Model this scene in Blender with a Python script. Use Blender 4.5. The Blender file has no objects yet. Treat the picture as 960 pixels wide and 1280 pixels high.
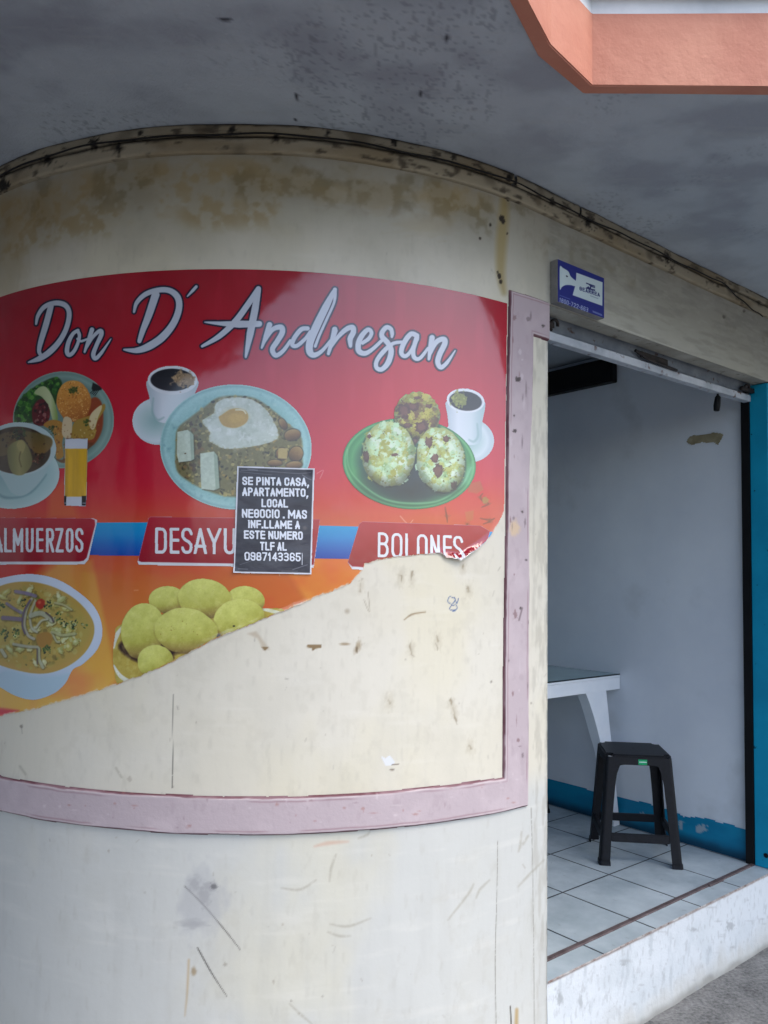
import bpy, bmesh, math, random
import numpy as np
from mathutils import Vector, Matrix

random.seed(7)
rng = np.random.default_rng(11)
C = bpy.context.scene.collection
SC = bpy.context.scene

# ------------------------------------------------------------------ camera
EYE = 1.614                       # eye height above the pavement
FOC, PITCH, ROLL, SHIFT = 990.06, 0.05098, 0.01162, 30.18
fw = np.array([0, math.cos(PITCH), math.sin(PITCH)])
up0 = np.array([0, -math.sin(PITCH), math.cos(PITCH)])
rt0 = np.array([1.0, 0, 0])
cr, sr = math.cos(ROLL), math.sin(ROLL)
rt = cr * rt0 + sr * up0
up = -sr * rt0 + cr * up0
cam_data = bpy.data.cameras.new('camera')
cam = bpy.data.objects.new('camera', cam_data); C.objects.link(cam)
cam_data.sensor_fit = 'AUTO'; cam_data.sensor_width = 36.0
cam_data.lens = FOC * 36.0 / 1280.0
cam_data.shift_y = SHIFT / 1280.0
cam_data.clip_start = 0.05; cam_data.clip_end = 500
cam.matrix_world = Matrix((
    (rt[0], up[0], -fw[0], 0), (rt[1], up[1], -fw[1], 0), (rt[2], up[2], -fw[2], EYE), (0, 0, 0, 1)))
SC.camera = cam

# ------------------------------------------------------------------ sky, sun, exposure
SUN_EL, SUN_AZ = math.radians(58), math.radians(125)   # azimuth from +Y towards +X
world = bpy.data.worlds.new('World'); SC.world = world; world.use_nodes = True
nt = world.node_tree; nt.nodes.clear()
sky = nt.nodes.new('ShaderNodeTexSky'); sky.sky_type = 'NISHITA'; sky.sun_disc = False
sky.sun_elevation = SUN_EL; sky.sun_rotation = SUN_AZ
sky.air_density = 1.0; sky.dust_density = 3.0; sky.ozone_density = 1.0
bg = nt.nodes.new('ShaderNodeBackground'); bg.inputs['Strength'].default_value = 0.15
wo = nt.nodes.new('ShaderNodeOutputWorld')
nt.links.new(sky.outputs[0], bg.inputs[0]); nt.links.new(bg.outputs[0], wo.inputs[0])
sd = bpy.data.lights.new('sun', 'SUN'); sd.energy = 0.8; sd.angle = math.radians(40); sd.color = (1.0, 0.965, 0.92)
so = bpy.data.objects.new('sun', sd); C.objects.link(so)
sdir = Vector((math.sin(SUN_AZ) * math.cos(SUN_EL), math.cos(SUN_AZ) * math.cos(SUN_EL), math.sin(SUN_EL)))
so.rotation_euler = sdir.to_track_quat('Z', 'Y').to_euler(); so.location = sdir * 20
SC.view_settings.view_transform = 'Standard'; SC.view_settings.look = 'None'
SC.view_settings.gamma = 1.0; SC.view_settings.use_curve_mapping = False
SC.view_settings.exposure = 1.32
SC.render.engine = 'CYCLES'
try:
    SC.cycles.use_denoising = True
    SC.cycles.max_bounces = 8; SC.cycles.diffuse_bounces = 5
except Exception:
    pass

# ------------------------------------------------------------------ the round corner and the flat front: wall coordinates
CX, CY, R, TH = -0.43029, 3.66807, 1.41963, 0.68627
CEN = np.array([CX, CY])
NRM = np.array([math.sin(TH), -math.cos(TH)])     # outward normal of the flat front
TAN = np.array([math.cos(TH), math.sin(TH)])      # along the flat front, to the right
TP = CEN + R * NRM                                # where the curve meets the flat front
AT = R * TH
S0 = 0.09704
AC = AT + S0                                      # wall coordinate of the door edge
FLOOR, SOFFIT, LINTEL = 0.309, 2.920, 2.539

def px_of(X):
    d = X - np.array([0, 0, EYE]); w = d @ fw
    return 480 + FOC * (d @ rt) / w, 640 - FOC * (d @ up) / w + SHIFT

def _h(ix, iy, seed):
    h = (ix.astype(np.int64) * 374761393 + iy.astype(np.int64) * 668265263 + seed * 974634777) & 0xffffffff
    h = ((h ^ (h >> 13)) * 1274126177) & 0xffffffff
    h = ((h ^ (h >> 15)) * 2246822519) & 0xffffffff
    return ((h ^ (h >> 16)) & 0xffffff) / float(0xffffff)

def vnoise(x, y, seed=0):
    x = np.asarray(x, float); y = np.asarray(y, float)
    ix = np.floor(x).astype(np.int64); iy = np.floor(y).astype(np.int64)
    fx = x - ix; fy = y - iy
    fx = fx * fx * (3 - 2 * fx); fy = fy * fy * (3 - 2 * fy)
    a = _h(ix, iy, seed); b = _h(ix + 1, iy, seed); c = _h(ix, iy + 1, seed); d = _h(ix + 1, iy + 1, seed)
    return (a * (1 - fx) + b * fx) * (1 - fy) + (c * (1 - fx) + d * fx) * fy

def fbm(x, y, seed=0, octv=4, gain=0.5):
    s = 0; amp = 1; tot = 0
    for o in range(octv):
        s = s + amp * vnoise(x * 2 ** o, y * 2 ** o, seed + 31 * o); tot += amp; amp *= gain
    return s / tot

def sstep(a, b, x):
    t = np.clip((x - a) / (b - a), 0, 1); return t * t * (3 - 2 * t)

def surf(a, z, off=0.0):
    """point on the street face of the wall (array), off = metres proud of it"""
    a = np.asarray(a, float); z = np.asarray(z, float)
    wav = 0.004 * (fbm(a * 3.1, z * 2.7, 5, 3) - .5) * np.clip((AC - .05 - a) / .2, 0, 1)
    off = off + wav
    th = np.minimum(a / R, TH); ext = np.maximum(a - AT, 0)
    nx = np.sin(th); ny = -np.cos(th)
    X = CX + (R + off) * nx + ext * TAN[0]
    Y = CY + (R + off) * ny + ext * TAN[1]
    return np.stack([X, Y, z + 0 * X], -1)

def az_of(pxx, pyy):
    """wall coordinates of points traced on the photograph"""
    pxx = np.asarray(pxx, float); pyy = np.asarray(pyy, float)
    d = fw * FOC + rt * (pxx - 480)[..., None] + up * (640 - (pyy - SHIFT))[..., None]
    t = (TP @ NRM) / (d[..., :2] @ NRM)
    s = (d[..., :2] * t[..., None] - TP) @ TAN
    aa = d[..., 0] ** 2 + d[..., 1] ** 2; bb = -(d[..., :2] @ CEN); cc = CEN @ CEN - R * R
    t2 = (-bb - np.sqrt(np.maximum(bb * bb - aa * cc, 0))) / aa
    p = d[..., :2] * t2[..., None] - CEN
    a = np.where(s >= 0, AT + s, R * np.arctan2(p[..., 0], -p[..., 1]))
    z = np.where(s >= 0, d[..., 2] * t, d[..., 2] * t2) + EYE
    return a, z

def fp(s, d, z):
    """front coordinates: s along the front from the door's left edge, d into the building, z up"""
    q = TP + (s + S0) * TAN - d * NRM
    return Vector((q[0], q[1], z))

# ------------------------------------------------------------------ object helpers
def link(name, me, m=None, parent=None):
    o = bpy.data.objects.new(name, me); C.objects.link(o)
    if m: me.materials.append(m)
    if parent is not None: o.parent = parent
    return o

def tag(o, label=None, cat=None, group=None, kind=None):
    if label: o['label'] = label
    if cat: o['category'] = cat
    if group: o['group'] = group
    if kind: o['kind'] = kind
    return o

def thing(name, label, cat, loc=(0, 0, 0), rotz=0, group=None):
    o = bpy.data.objects.new(name, None); C.objects.link(o); o.empty_display_size = .1
    o.location = loc; o.rotation_euler = (0, 0, rotz)
    return tag(o, label, cat, group)

def local(parent):
    M = Matrix.Identity(4)
    while parent is not None:
        M = Matrix.Translation(parent.location) @ parent.rotation_euler.to_matrix().to_4x4() @ M; parent = parent.parent
    return M.inverted()

def obj(name, bm, m, parent=None, smooth=False, world_coords=True):
    """bm holds world coordinates unless told otherwise"""
    if world_coords and parent is not None:
        bm.transform(local(parent))
    bmesh.ops.recalc_face_normals(bm, faces=bm.faces)
    me = bpy.data.meshes.new(name); bm.to_mesh(me); bm.free()
    if smooth:
        me.polygons.foreach_set('use_smooth', [True] * len(me.polygons))
    return link(name, me, m, parent)

def box(bm, pts8):
    v = [bm.verts.new(p) for p in pts8]
    for f in ((0, 1, 2, 3), (7, 6, 5, 4), (0, 4, 5, 1), (1, 5, 6, 2), (2, 6, 7, 3), (3, 7, 4, 0)):
        bm.faces.new([v[i] for i in f])
    return v

def fbox(bm, s0, s1, d0, d1, z0, z1):
    return box(bm, [fp(s0, d0, z0), fp(s1, d0, z0), fp(s1, d1, z0), fp(s0, d1, z0),
                    fp(s0, d0, z1), fp(s1, d0, z1), fp(s1, d1, z1), fp(s0, d1, z1)])

def cbox(bm, x0, x1, y0, y1, z0, z1):
    return box(bm, [Vector(p) for p in ((x0, y0, z0), (x1, y0, z0), (x1, y1, z0), (x0, y1, z0),
                                        (x0, y0, z1), (x1, y0, z1), (x1, y1, z1), (x0, y1, z1))])

def bevel(bm, w, seg=2):
    bmesh.ops.bevel(bm, geom=list(bm.edges), offset=w, segments=seg, affect='EDGES', profile=.5)

def tube(bm, pts, r, n=6):
    rings = []
    for i, p in enumerate(pts):
        p = Vector(p); t = (Vector(pts[min(i + 1, len(pts) - 1)]) - Vector(pts[max(i - 1, 0)])).normalized()
        u = t.cross(Vector((0, 0, 1)))
        if u.length < 1e-3: u = t.cross(Vector((1, 0, 0)))
        u.normalize(); w = u.cross(t)
        rr = r[i] if hasattr(r, '__len__') else r
        rings.append([bm.verts.new(p + rr * (math.cos(k * 2 * math.pi / n) * u + math.sin(k * 2 * math.pi / n) * w)) for k in range(n)])
    for a, b in zip(rings[:-1], rings[1:]):
        for k in range(n):
            bm.faces.new((a[k], a[(k + 1) % n], b[(k + 1) % n], b[k]))
    bm.faces.new(rings[0]); bm.faces.new(rings[-1])

def srgb2lin(c):
    c = np.clip(np.asarray(c, float) / 255.0, 0, 1)
    return np.where(c <= .04045, c / 12.92, ((c + .055) / 1.055) ** 2.4)

def col(r, g, b):
    return tuple(srgb2lin((r, g, b))) + (1,)

def sheet(name, P, keep, colours, m, parent=None):
    """P (nu,nv,3) grid, keep (nu-1,nv-1) cells, colours (nu,nv,3) print/paint colours 0..255"""
    nu, nv = P.shape[:2]
    idx = np.arange(nu * nv).reshape(nu, nv)
    q = np.stack([idx[:-1, :-1], idx[1:, :-1], idx[1:, 1:], idx[:-1, 1:]], -1)[keep]
    used, inv = np.unique(q.ravel(), return_inverse=True)
    co = P.reshape(-1, 3)[used]
    if parent is not None:
        M = np.array(local(parent)); co = co @ M[:3, :3].T + M[:3, 3]
    me = bpy.data.meshes.new(name)
    nq = len(q)
    me.vertices.add(len(used)); me.vertices.foreach_set('co', co.astype(np.float32).ravel())
    me.loops.add(nq * 4); me.loops.foreach_set('vertex_index', inv.astype(np.int32).ravel())
    me.polygons.add(nq); me.polygons.foreach_set('loop_start', np.arange(0, nq * 4, 4, dtype=np.int32))
    me.polygons.foreach_set('use_smooth', np.ones(nq, dtype=bool))
    me.update(calc_edges=True)
    at = me.color_attributes.new('paint', 'FLOAT_COLOR', 'POINT')
    lin = srgb2lin(colours.reshape(-1, 3)[used])
    if m is not None and m.name.startswith('printed_vinyl'): lin = lin ** 1.16 * np.array((.86, .88, .90))
    at.data.foreach_set('color', np.concatenate([lin, np.ones((len(used), 1))], 1).astype(np.float32).ravel())
    return link(name, me, m, parent)

# ------------------------------------------------------------------ materials
def newmat(name):
    m = bpy.data.materials.new(name); m.use_nodes = True
    n = m.node_tree.nodes; l = m.node_tree.links
    return m, n, l, n['Principled BSDF']

def bump(n, l, b, scale, strength, dist, detail=6, prev=None, stretch=None):
    tc = n.new('ShaderNodeTexCoord'); tex = n.new('ShaderNodeTexNoise')
    tex.inputs['Scale'].default_value = scale; tex.inputs['Detail'].default_value = detail
    if stretch:
        mp = n.new('ShaderNodeMapping'); mp.inputs['Scale'].default_value = stretch
        l.new(tc.outputs['Object'], mp.inputs[0]); l.new(mp.outputs[0], tex.inputs['Vector'])
    else:
        l.new(tc.outputs['Object'], tex.inputs['Vector'])
    bp = n.new('ShaderNodeBump'); bp.inputs['Strength'].default_value = strength; bp.inputs['Distance'].default_value = dist
    l.new(tex.outputs['Fac'], bp.inputs['Height'])
    if prev: l.new(prev.outputs[0], bp.inputs['Normal'])
    l.new(bp.outputs[0], b.inputs['Normal'])
    return bp

def painted(name, rough=.6, bumps=((60, .25, .004),), spec=.3, coat=0):
    """colour from the sheet's paint attribute, fine procedural grain and relief on top"""
    m, n, l, b = newmat(name)
    at = n.new('ShaderNodeAttribute'); at.attribute_name = 'paint'
    l.new(at.outputs['Color'], b.inputs['Base Color'])
    b.inputs['Roughness'].default_value = rough; b.inputs['Specular IOR Level'].default_value = spec
    b.inputs['Coat Weight'].default_value = coat; b.inputs['Coat Roughness'].default_value = .10; b.inputs['Coat IOR'].default_value = 1.5 + .18 * coat
    p = None
    for s, st, d in bumps: p = bump(n, l, b, s, st, d, prev=p)
    return m

def mottled(name, c1, c2, scale=6, rough=.6, bumps=((80, .2, .003),), spec=.3, detail=6, c3=None, metal=0, lo=.35, hi=.65, scale3=40, lo3=.62, hi3=.7, stretch=None):
    m, n, l, b = newmat(name)
    tc = n.new('ShaderNodeTexCoord'); tex = n.new('ShaderNodeTexNoise')
    tex.inputs['Scale'].default_value = scale; tex.inputs['Detail'].default_value = detail; tex.inputs['Roughness'].default_value = .6
    src = tc.outputs['Object']
    if stretch:
        mp = n.new('ShaderNodeMapping'); mp.inputs['Scale'].default_value = stretch
        l.new(src, mp.inputs[0]); src = mp.outputs[0]
    l.new(src, tex.inputs['Vector'])
    rp = n.new('ShaderNodeValToRGB'); rp.color_ramp.elements[0].position = lo; rp.color_ramp.elements[1].position = hi
    rp.color_ramp.elements[0].color = col(*c1); rp.color_ramp.elements[1].color = col(*c2)
    l.new(tex.outputs['Fac'], rp.inputs[0]); out = rp.outputs[0]
    if c3:
        t2 = n.new('ShaderNodeTexNoise'); t2.inputs['Scale'].default_value = scale3; t2.inputs['Detail'].default_value = 5
        l.new(src, t2.inputs['Vector'])
        r2 = n.new('ShaderNodeValToRGB'); r2.color_ramp.elements[0].position = lo3; r2.color_ramp.elements[1].position = hi3
        l.new(t2.outputs['Fac'], r2.inputs[0])
        mx = n.new('ShaderNodeMixRGB'); mx.inputs[2].default_value = col(*c3)
        l.new(r2.outputs[0], mx.inputs[0]); l.new(out, mx.inputs[1]); out = mx.outputs[0]
    l.new(out, b.inputs['Base Color'])
    b.inputs['Roughness'].default_value = rough; b.inputs['Specular IOR Level'].default_value = spec; b.inputs['Metallic'].default_value = metal
    p = None
    for s, st, d in bumps: p = bump(n, l, b, s, st, d, prev=p)
    return m

M_WALL = painted('wall_paint', .62, ((7, .10, .02), (60, .07, .004), (300, .10, .0012)), .3)
M_MOULD = painted('mauve_paint', .6, ((70, .25, .004), (260, .15, .0015)), .3)
M_TRIM = painted('grimy_plaster', .8, ((30, .3, .01), (120, .3, .004)), .2)
M_VINYL = painted('printed_vinyl', .42, ((5, .14, .02), (24, .08, .006)), .15, 1.0)
M_PAPER = painted('printed_paper', .35, ((14, .25, .008), (60, .1, .002)), .5, .2)
M_SIGN = painted('printed_sign', .45, ((40, .05, .002),), .4)
M_SOFFIT2 = painted('rough_soffit_paint', .85, ((26, .35, .012), (110, .45, .005)), .15)
M_STEP = painted('chipped_white_paint', .7, ((20, .25, .01), (120, .3, .003)), .3)
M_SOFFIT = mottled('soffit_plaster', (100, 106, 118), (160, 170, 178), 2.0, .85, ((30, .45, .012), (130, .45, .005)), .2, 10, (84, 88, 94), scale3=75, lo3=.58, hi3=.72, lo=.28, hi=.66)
M_ORANGE = mottled('orange_paint', (178, 116, 96), (190, 132, 110), 4, .6, ((22, .25, .012), (110, .3, .003)), .3)
M_WHITEP = mottled('white_parapet_paint', (196, 202, 206), (222, 226, 228), 5, .6)
M_BLUE = mottled('blue_paint', (8, 144, 182), (14, 158, 196), 4, .5, ((40, .2, .004),), .3, 6, (0, 60, 84), scale3=22, lo3=.68, hi3=.72)
M_CYAN = mottled('pale_cyan_paint', (150, 190, 205), (170, 204, 216), 4)
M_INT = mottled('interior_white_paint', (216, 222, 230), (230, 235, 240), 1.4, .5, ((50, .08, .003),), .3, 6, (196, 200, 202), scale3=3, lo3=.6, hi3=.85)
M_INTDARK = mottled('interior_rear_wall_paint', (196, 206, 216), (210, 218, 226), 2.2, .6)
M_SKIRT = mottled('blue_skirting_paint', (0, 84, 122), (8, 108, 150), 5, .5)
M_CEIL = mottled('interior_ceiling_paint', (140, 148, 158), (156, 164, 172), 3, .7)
M_STREET = mottled('asphalt', (62, 62, 64), (78, 78, 78), 3, .9, ((60, .5, .01),), .2)
M_PLASTIC = mottled('black_plastic', (7, 9, 15), (15, 18, 27), 60, .5, ((220, .15, .001),), .3)
M_WPLASTIC = mottled('white_plastic', (226, 232, 238), (236, 240, 244), 5, .4, ((200, .05, .001),), .45)
M_GREEN = mottled('green_sticker', (20, 140, 90), (30, 170, 112), 60, .4)
M_STKWHITE = mottled('sticker_white', (190, 214, 206), (210, 230, 222), 60, .4)
M_GLASSTOP = mottled('green_tinted_glass', (146, 176, 176), (156, 186, 186), 3, .08, ((3, .02, .002),), .6)
M_DARKGLASS = mottled('dark_glass_edge', (14, 30, 34), (22, 40, 44), 20, .3)
M_BLACK = mottled('black_lacquer', (8, 9, 11), (14, 15, 18), 8, .6)
M_DARKMETAL = mottled('dark_rusty_metal', (18, 18, 22), (44, 36, 34), 30, .6)
M_SHUTTER = mottled('shutter_metal', (118, 128, 140), (148, 156, 166), 9, .5, ((50, .2, .003),), .4, 6, (96, 74, 66), scale3=26, lo3=.66, hi3=.74)
M_BAR = mottled('rusty_white_metal', (160, 168, 178), (192, 198, 206), 10, .5, ((60, .25, .003),), .4, 6, (92, 62, 54), scale3=24, lo3=.6, hi3=.68)
M_RAIL = mottled('rusty_floor_rail', (74, 62, 62), (104, 92, 92), 18, .6, ((80, .3, .003),), .3, 6, (58, 38, 34), scale3=30)
M_CABLE = mottled('black_cable', (16, 16, 18), (34, 32, 30), 40, .7)
M_GREYMETAL = mottled('grey_metal', (112, 112, 112), (140, 138, 136), 14, .6)

def glass_mat():
    m, n, l, b = newmat('green_glass')
    b.inputs['Base Color'].default_value = col(176, 206, 204); b.inputs['Roughness'].default_value = .06
    b.inputs['Transmission Weight'].default_value = .85; b.inputs['IOR'].default_value = 1.5
    return m
M_GLASS = glass_mat()

def tile_mat():
    m, n, l, b = newmat('pale_floor_tiles')
    tc = n.new('ShaderNodeTexCoord'); sx = n.new('ShaderNodeSeparateXYZ'); l.new(tc.outputs['Object'], sx.inputs[0])
    def line(sock, off):
        a = n.new('ShaderNodeMath'); a.operation = 'ADD'; a.inputs[1].default_value = off; l.new(sock, a.inputs[0])
        d = n.new('ShaderNodeMath'); d.operation = 'DIVIDE'; d.inputs[1].default_value = .325; l.new(a.outputs[0], d.inputs[0])
        f = n.new('ShaderNodeMath'); f.operation = 'FRACT'; l.new(d.outputs[0], f.inputs[0])
        s = n.new('ShaderNodeMath'); s.operation = 'SUBTRACT'; s.inputs[1].default_value = .5; l.new(f.outputs[0], s.inputs[0])
        ab = n.new('ShaderNodeMath'); ab.operation = 'ABSOLUTE'; l.new(s.outputs[0], ab.inputs[0])
        g = n.new('ShaderNodeMath'); g.operation = 'GREATER_THAN'; g.inputs[1].default_value = .4885; l.new(ab.outputs[0], g.inputs[0])
        return g
    g1 = line(sx.outputs[0], .325 * 20 - .311); g2 = line(sx.outputs[1], .325 * 20 - .1085)
    mx = n.new('ShaderNodeMath'); mx.operation = 'MAXIMUM'; l.new(g1.outputs[0], mx.inputs[0]); l.new(g2.outputs[0], mx.inputs[1])
    ns = n.new('ShaderNodeTexNoise'); ns.inputs['Scale'].default_value = 5; ns.inputs['Detail'].default_value = 8; l.new(tc.outputs['Object'], ns.inputs['Vector'])
    rp = n.new('ShaderNodeValToRGB'); rp.color_ramp.elements[0].position = .32; rp.color_ramp.elements[1].position = .66
    rp.color_ramp.elements[0].color = col(156, 170, 176); rp.color_ramp.elements[1].color = col(188, 200, 205); l.new(ns.outputs['Fac'], rp.inputs[0])
    mix = n.new('ShaderNodeMixRGB'); l.new(mx.outputs[0], mix.inputs[0]); l.new(rp.outputs[0], mix.inputs[1]); mix.inputs[2].default_value = col(34, 36, 42)
    gr = n.new('ShaderNodeTexNoise'); gr.inputs['Scale'].default_value = 26; gr.inputs['Detail'].default_value = 8; l.new(tc.outputs['Object'], gr.inputs['Vector'])
    gp = n.new('ShaderNodeValToRGB'); gp.color_ramp.elements[0].position = .66; gp.color_ramp.elements[1].position = .88; l.new(gr.outputs['Fac'], gp.inputs[0])
    m2 = n.new('ShaderNodeMixRGB'); l.new(gp.outputs[0], m2.inputs[0]); l.new(mix.outputs[0], m2.inputs[1]); m2.inputs[2].default_value = col(132, 138, 138)
    l.new(m2.outputs[0], b.inputs['Base Color']); l.new(gr.outputs['Fac'], b.inputs['Roughness'])
    bp = n.new('ShaderNodeBump'); bp.inputs['Strength'].default_value = .5; bp.inputs['Distance'].default_value = .002; bp.invert = True
    l.new(mx.outputs[0], bp.inputs['Height']); l.new(bp.outputs[0], b.inputs['Normal'])
    return m
M_TILE = tile_mat()

def pave_mat():
    m, n, l, b = newmat('rough_pavement')
    tc = n.new('ShaderNodeTexCoord')
    def nz(s, d):
        t = n.new('ShaderNodeTexNoise'); t.inputs['Scale'].default_value = s; t.inputs['Detail'].default_value = d; t.inputs['Roughness'].default_value = .65
        l.new(tc.outputs['Object'], t.inputs['Vector']); return t
    t1 = nz(7, 10); t2 = nz(70, 6)
    mm = n.new('ShaderNodeMath'); mm.operation = 'MULTIPLY_ADD'; mm.inputs[1].default_value = .6; l.new(t2.outputs[0], mm.inputs[0])
    sc = n.new('ShaderNodeMath'); sc.operation = 'MULTIPLY'; sc.inputs[1].default_value = .5; l.new(t1.outputs[0], sc.inputs[0]); l.new(sc.outputs[0], mm.inputs[2])
    rp = n.new('ShaderNodeValToRGB'); rp.color_ramp.elements[0].position = .4; rp.color_ramp.elements[1].position = .7
    rp.color_ramp.elements[0].color = col(70, 70, 70); rp.color_ramp.elements[1].color = col(140, 140, 138)
    l.new(mm.outputs[0], rp.inputs[0]); l.new(rp.outputs[0], b.inputs['Base Color']); b.inputs['Roughness'].default_value = .9
    bp = n.new('ShaderNodeBump'); bp.inputs['Strength'].default_value = .7; bp.inputs['Distance'].default_value = .012
    l.new(mm.outputs[0], bp.inputs['Height']); l.new(bp.outputs[0], b.inputs['Normal'])
    return m
M_PAVE = pave_mat()

# ------------------------------------------------------------------ a small painter for prints and worn paint
def smooth_path(pts, ws=None, sub=7, closed=False):
    p = np.asarray(pts, float); n = len(p)
    if ws is None: ws = [1] * n
    w = np.asarray(ws, float)
    out = []; ow = []
    for i in range(n if closed else n - 1):
        if closed: i0, i1, i2, i3 = (i - 1) % n, i, (i + 1) % n, (i + 2) % n
        else: i0, i1, i2, i3 = max(i - 1, 0), i, i + 1, min(i + 2, n - 1)
        for k in range(sub):
            t = k / sub
            out.append(.5 * (2 * p[i1] + (p[i2] - p[i0]) * t + (2 * p[i0] - 5 * p[i1] + 4 * p[i2] - p[i3]) * t * t + (3 * p[i1] - p[i0] - 3 * p[i2] + p[i3]) * t ** 3))
            ow.append(w[i1] * (1 - t) + w[i2] * t)
    if not closed: out.append(p[-1]); ow.append(w[-1])
    return np.array(out), np.array(ow)

class Canvas:
    """colours at traced positions x, y; every shape is mixed in with a soft alpha"""
    def __init__(s, x, y, base):
        s.shape = x.shape; s.x = x.ravel(); s.y = y.ravel()
        s.c = np.empty((s.x.size, 3)); s.c[:] = base
    def near(s, x0, x1, y0, y1):
        return np.nonzero((s.x > x0) & (s.x < x1) & (s.y > y0) & (s.y < y1))[0]
    def mix(s, i, alpha, c):
        alpha = np.asarray(alpha)[..., None]; s.c[i] = s.c[i] * (1 - alpha) + np.asarray(c, float) * alpha
    def mult(s, i, f): s.c[i] = s.c[i] * np.asarray(f)[..., None]
    def ell(s, cx, cy, rx, ry, c, ang=0, soft=.6, a=1, wob=0, seed=0):
        rr = max(rx, ry) * (1 + wob) + soft + 2
        i = s.near(cx - rr, cx + rr, cy - rr, cy + rr)
        if not len(i): return
        dx = s.x[i] - cx; dy = s.y[i] - cy; ca, sa = math.cos(ang), math.sin(ang)
        u = (dx * ca + dy * sa) / rx; v = (-dx * sa + dy * ca) / ry
        r = np.hypot(u, v)
        if wob: r = r * (1 + wob * (fbm(dx / rx * 2.2 + seed * 7.3, dy / ry * 2.2 + seed * 3.1, seed, 3) - .5) * 2)
        al = a * np.clip((1 - r) * min(rx, ry) / soft + .5, 0, 1)
        s.mix(i, al, c(s.x[i], s.y[i], u, v) if callable(c) else c)
    def poly(s, pts, c, soft=0.7, a=1):
        p = np.asarray(pts, float)
        i = s.near(p[:, 0].min() - 2, p[:, 0].max() + 2, p[:, 1].min() - 2, p[:, 1].max() + 2)
        if not len(i): return
        d = poly_sd(s.x[i], s.y[i], p)
        s.mix(i, a * np.clip(-d / soft + .5, 0, 1), c(s.x[i], s.y[i]) if callable(c) else c)
    def blob(s, pts, c, soft=.7, a=1): s.poly(smooth_path(pts, closed=True)[0], c, soft, a)
    def stroke(s, pts, w, c, soft=.7, a=1, curve=True, rough=0, seed=0):
        if not hasattr(w, '__len__'): w = [w] * len(pts)
        p, w = smooth_path(pts, w) if curve and len(pts) > 2 else (np.asarray(pts, float), np.asarray(w, float))
        m = w.max() + 3
        i = s.near(p[:, 0].min() - m, p[:, 0].max() + m, p[:, 1].min() - m, p[:, 1].max() + m)
        if not len(i): return
        d = path_sd(s.x[i], s.y[i], p, w)
        al = np.clip(-d / soft + .5, 0, 1) * a
        if rough: al = al * sstep(rough - .25, rough + .15, fbm(s.x[i] * .45, s.y[i] * .45, seed + 3, 3) + .15)
        s.mix(i, al, c)
    def out(s): return s.c.reshape(s.shape + (3,))

def path_sd(x, y, p, w):
    d = np.full(x.shape, 1e9)
    for k in range(len(p) - 1):
        ax, ay = p[k]; bx, by = p[k + 1]; L2 = (bx - ax) ** 2 + (by - ay) ** 2 + 1e-12
        t = np.clip(((x - ax) * (bx - ax) + (y - ay) * (by - ay)) / L2, 0, 1)
        d = np.minimum(d, np.hypot(x - ax - t * (bx - ax), y - ay - t * (by - ay)) - .5 * (w[k] * (1 - t) + w[k + 1] * t))
    return d

def poly_sd(x, y, p):
    d = np.full(x.shape, 1e9); ins = np.zeros(x.shape, bool)
    n = len(p)
    for k in range(n):
        ax, ay = p[k]; bx, by = p[(k + 1) % n]
        L2 = (bx - ax) ** 2 + (by - ay) ** 2 + 1e-12
        t = np.clip(((x - ax) * (bx - ax) + (y - ay) * (by - ay)) / L2, 0, 1)
        d = np.minimum(d, np.hypot(x - ax - t * (bx - ax), y - ay - t * (by - ay)))
        if ay != by:
            c = (ay > y) != (by > y)
            ins ^= c & (x < (bx - ax) * (y - ay) / (by - ay) + ax)
    return np.where(ins, -d, d)

# condensed capitals drawn as strokes; x,y in 0..1 of the letter's box, y up
def _arc(cx, cy, rx, ry, a0, a1, n=6):
    return [(cx + rx * math.cos(math.radians(a0 + (a1 - a0) * k / n)), cy + ry * math.sin(math.radians(a0 + (a1 - a0) * k / n))) for k in range(n + 1)]
def _o(y0=0, y1=1, x0=0, x1=1, q=.22):
    rx, ry = .42 * (x1 - x0), q
    return _arc(x1 - rx, y1 - ry, rx, ry, 0, 90) + _arc(x0 + rx, y1 - ry, rx, ry, 90, 180) + _arc(x0 + rx, y0 + ry, rx, ry, 180, 270) + _arc(x1 - rx, y0 + ry, rx, ry, 270, 360) + [(x1, y1 - ry)]
_S = _arc(.58, .79, .42, .21, 20, 90) + _arc(.42, .79, .42, .21, 90, 180) + [(.02, .66), (.3, .54), (.7, .46), (.98, .34)] + _arc(.58, .21, .42, .21, 0, -90) + _arc(.42, .21, .42, .21, 270, 200)
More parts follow.
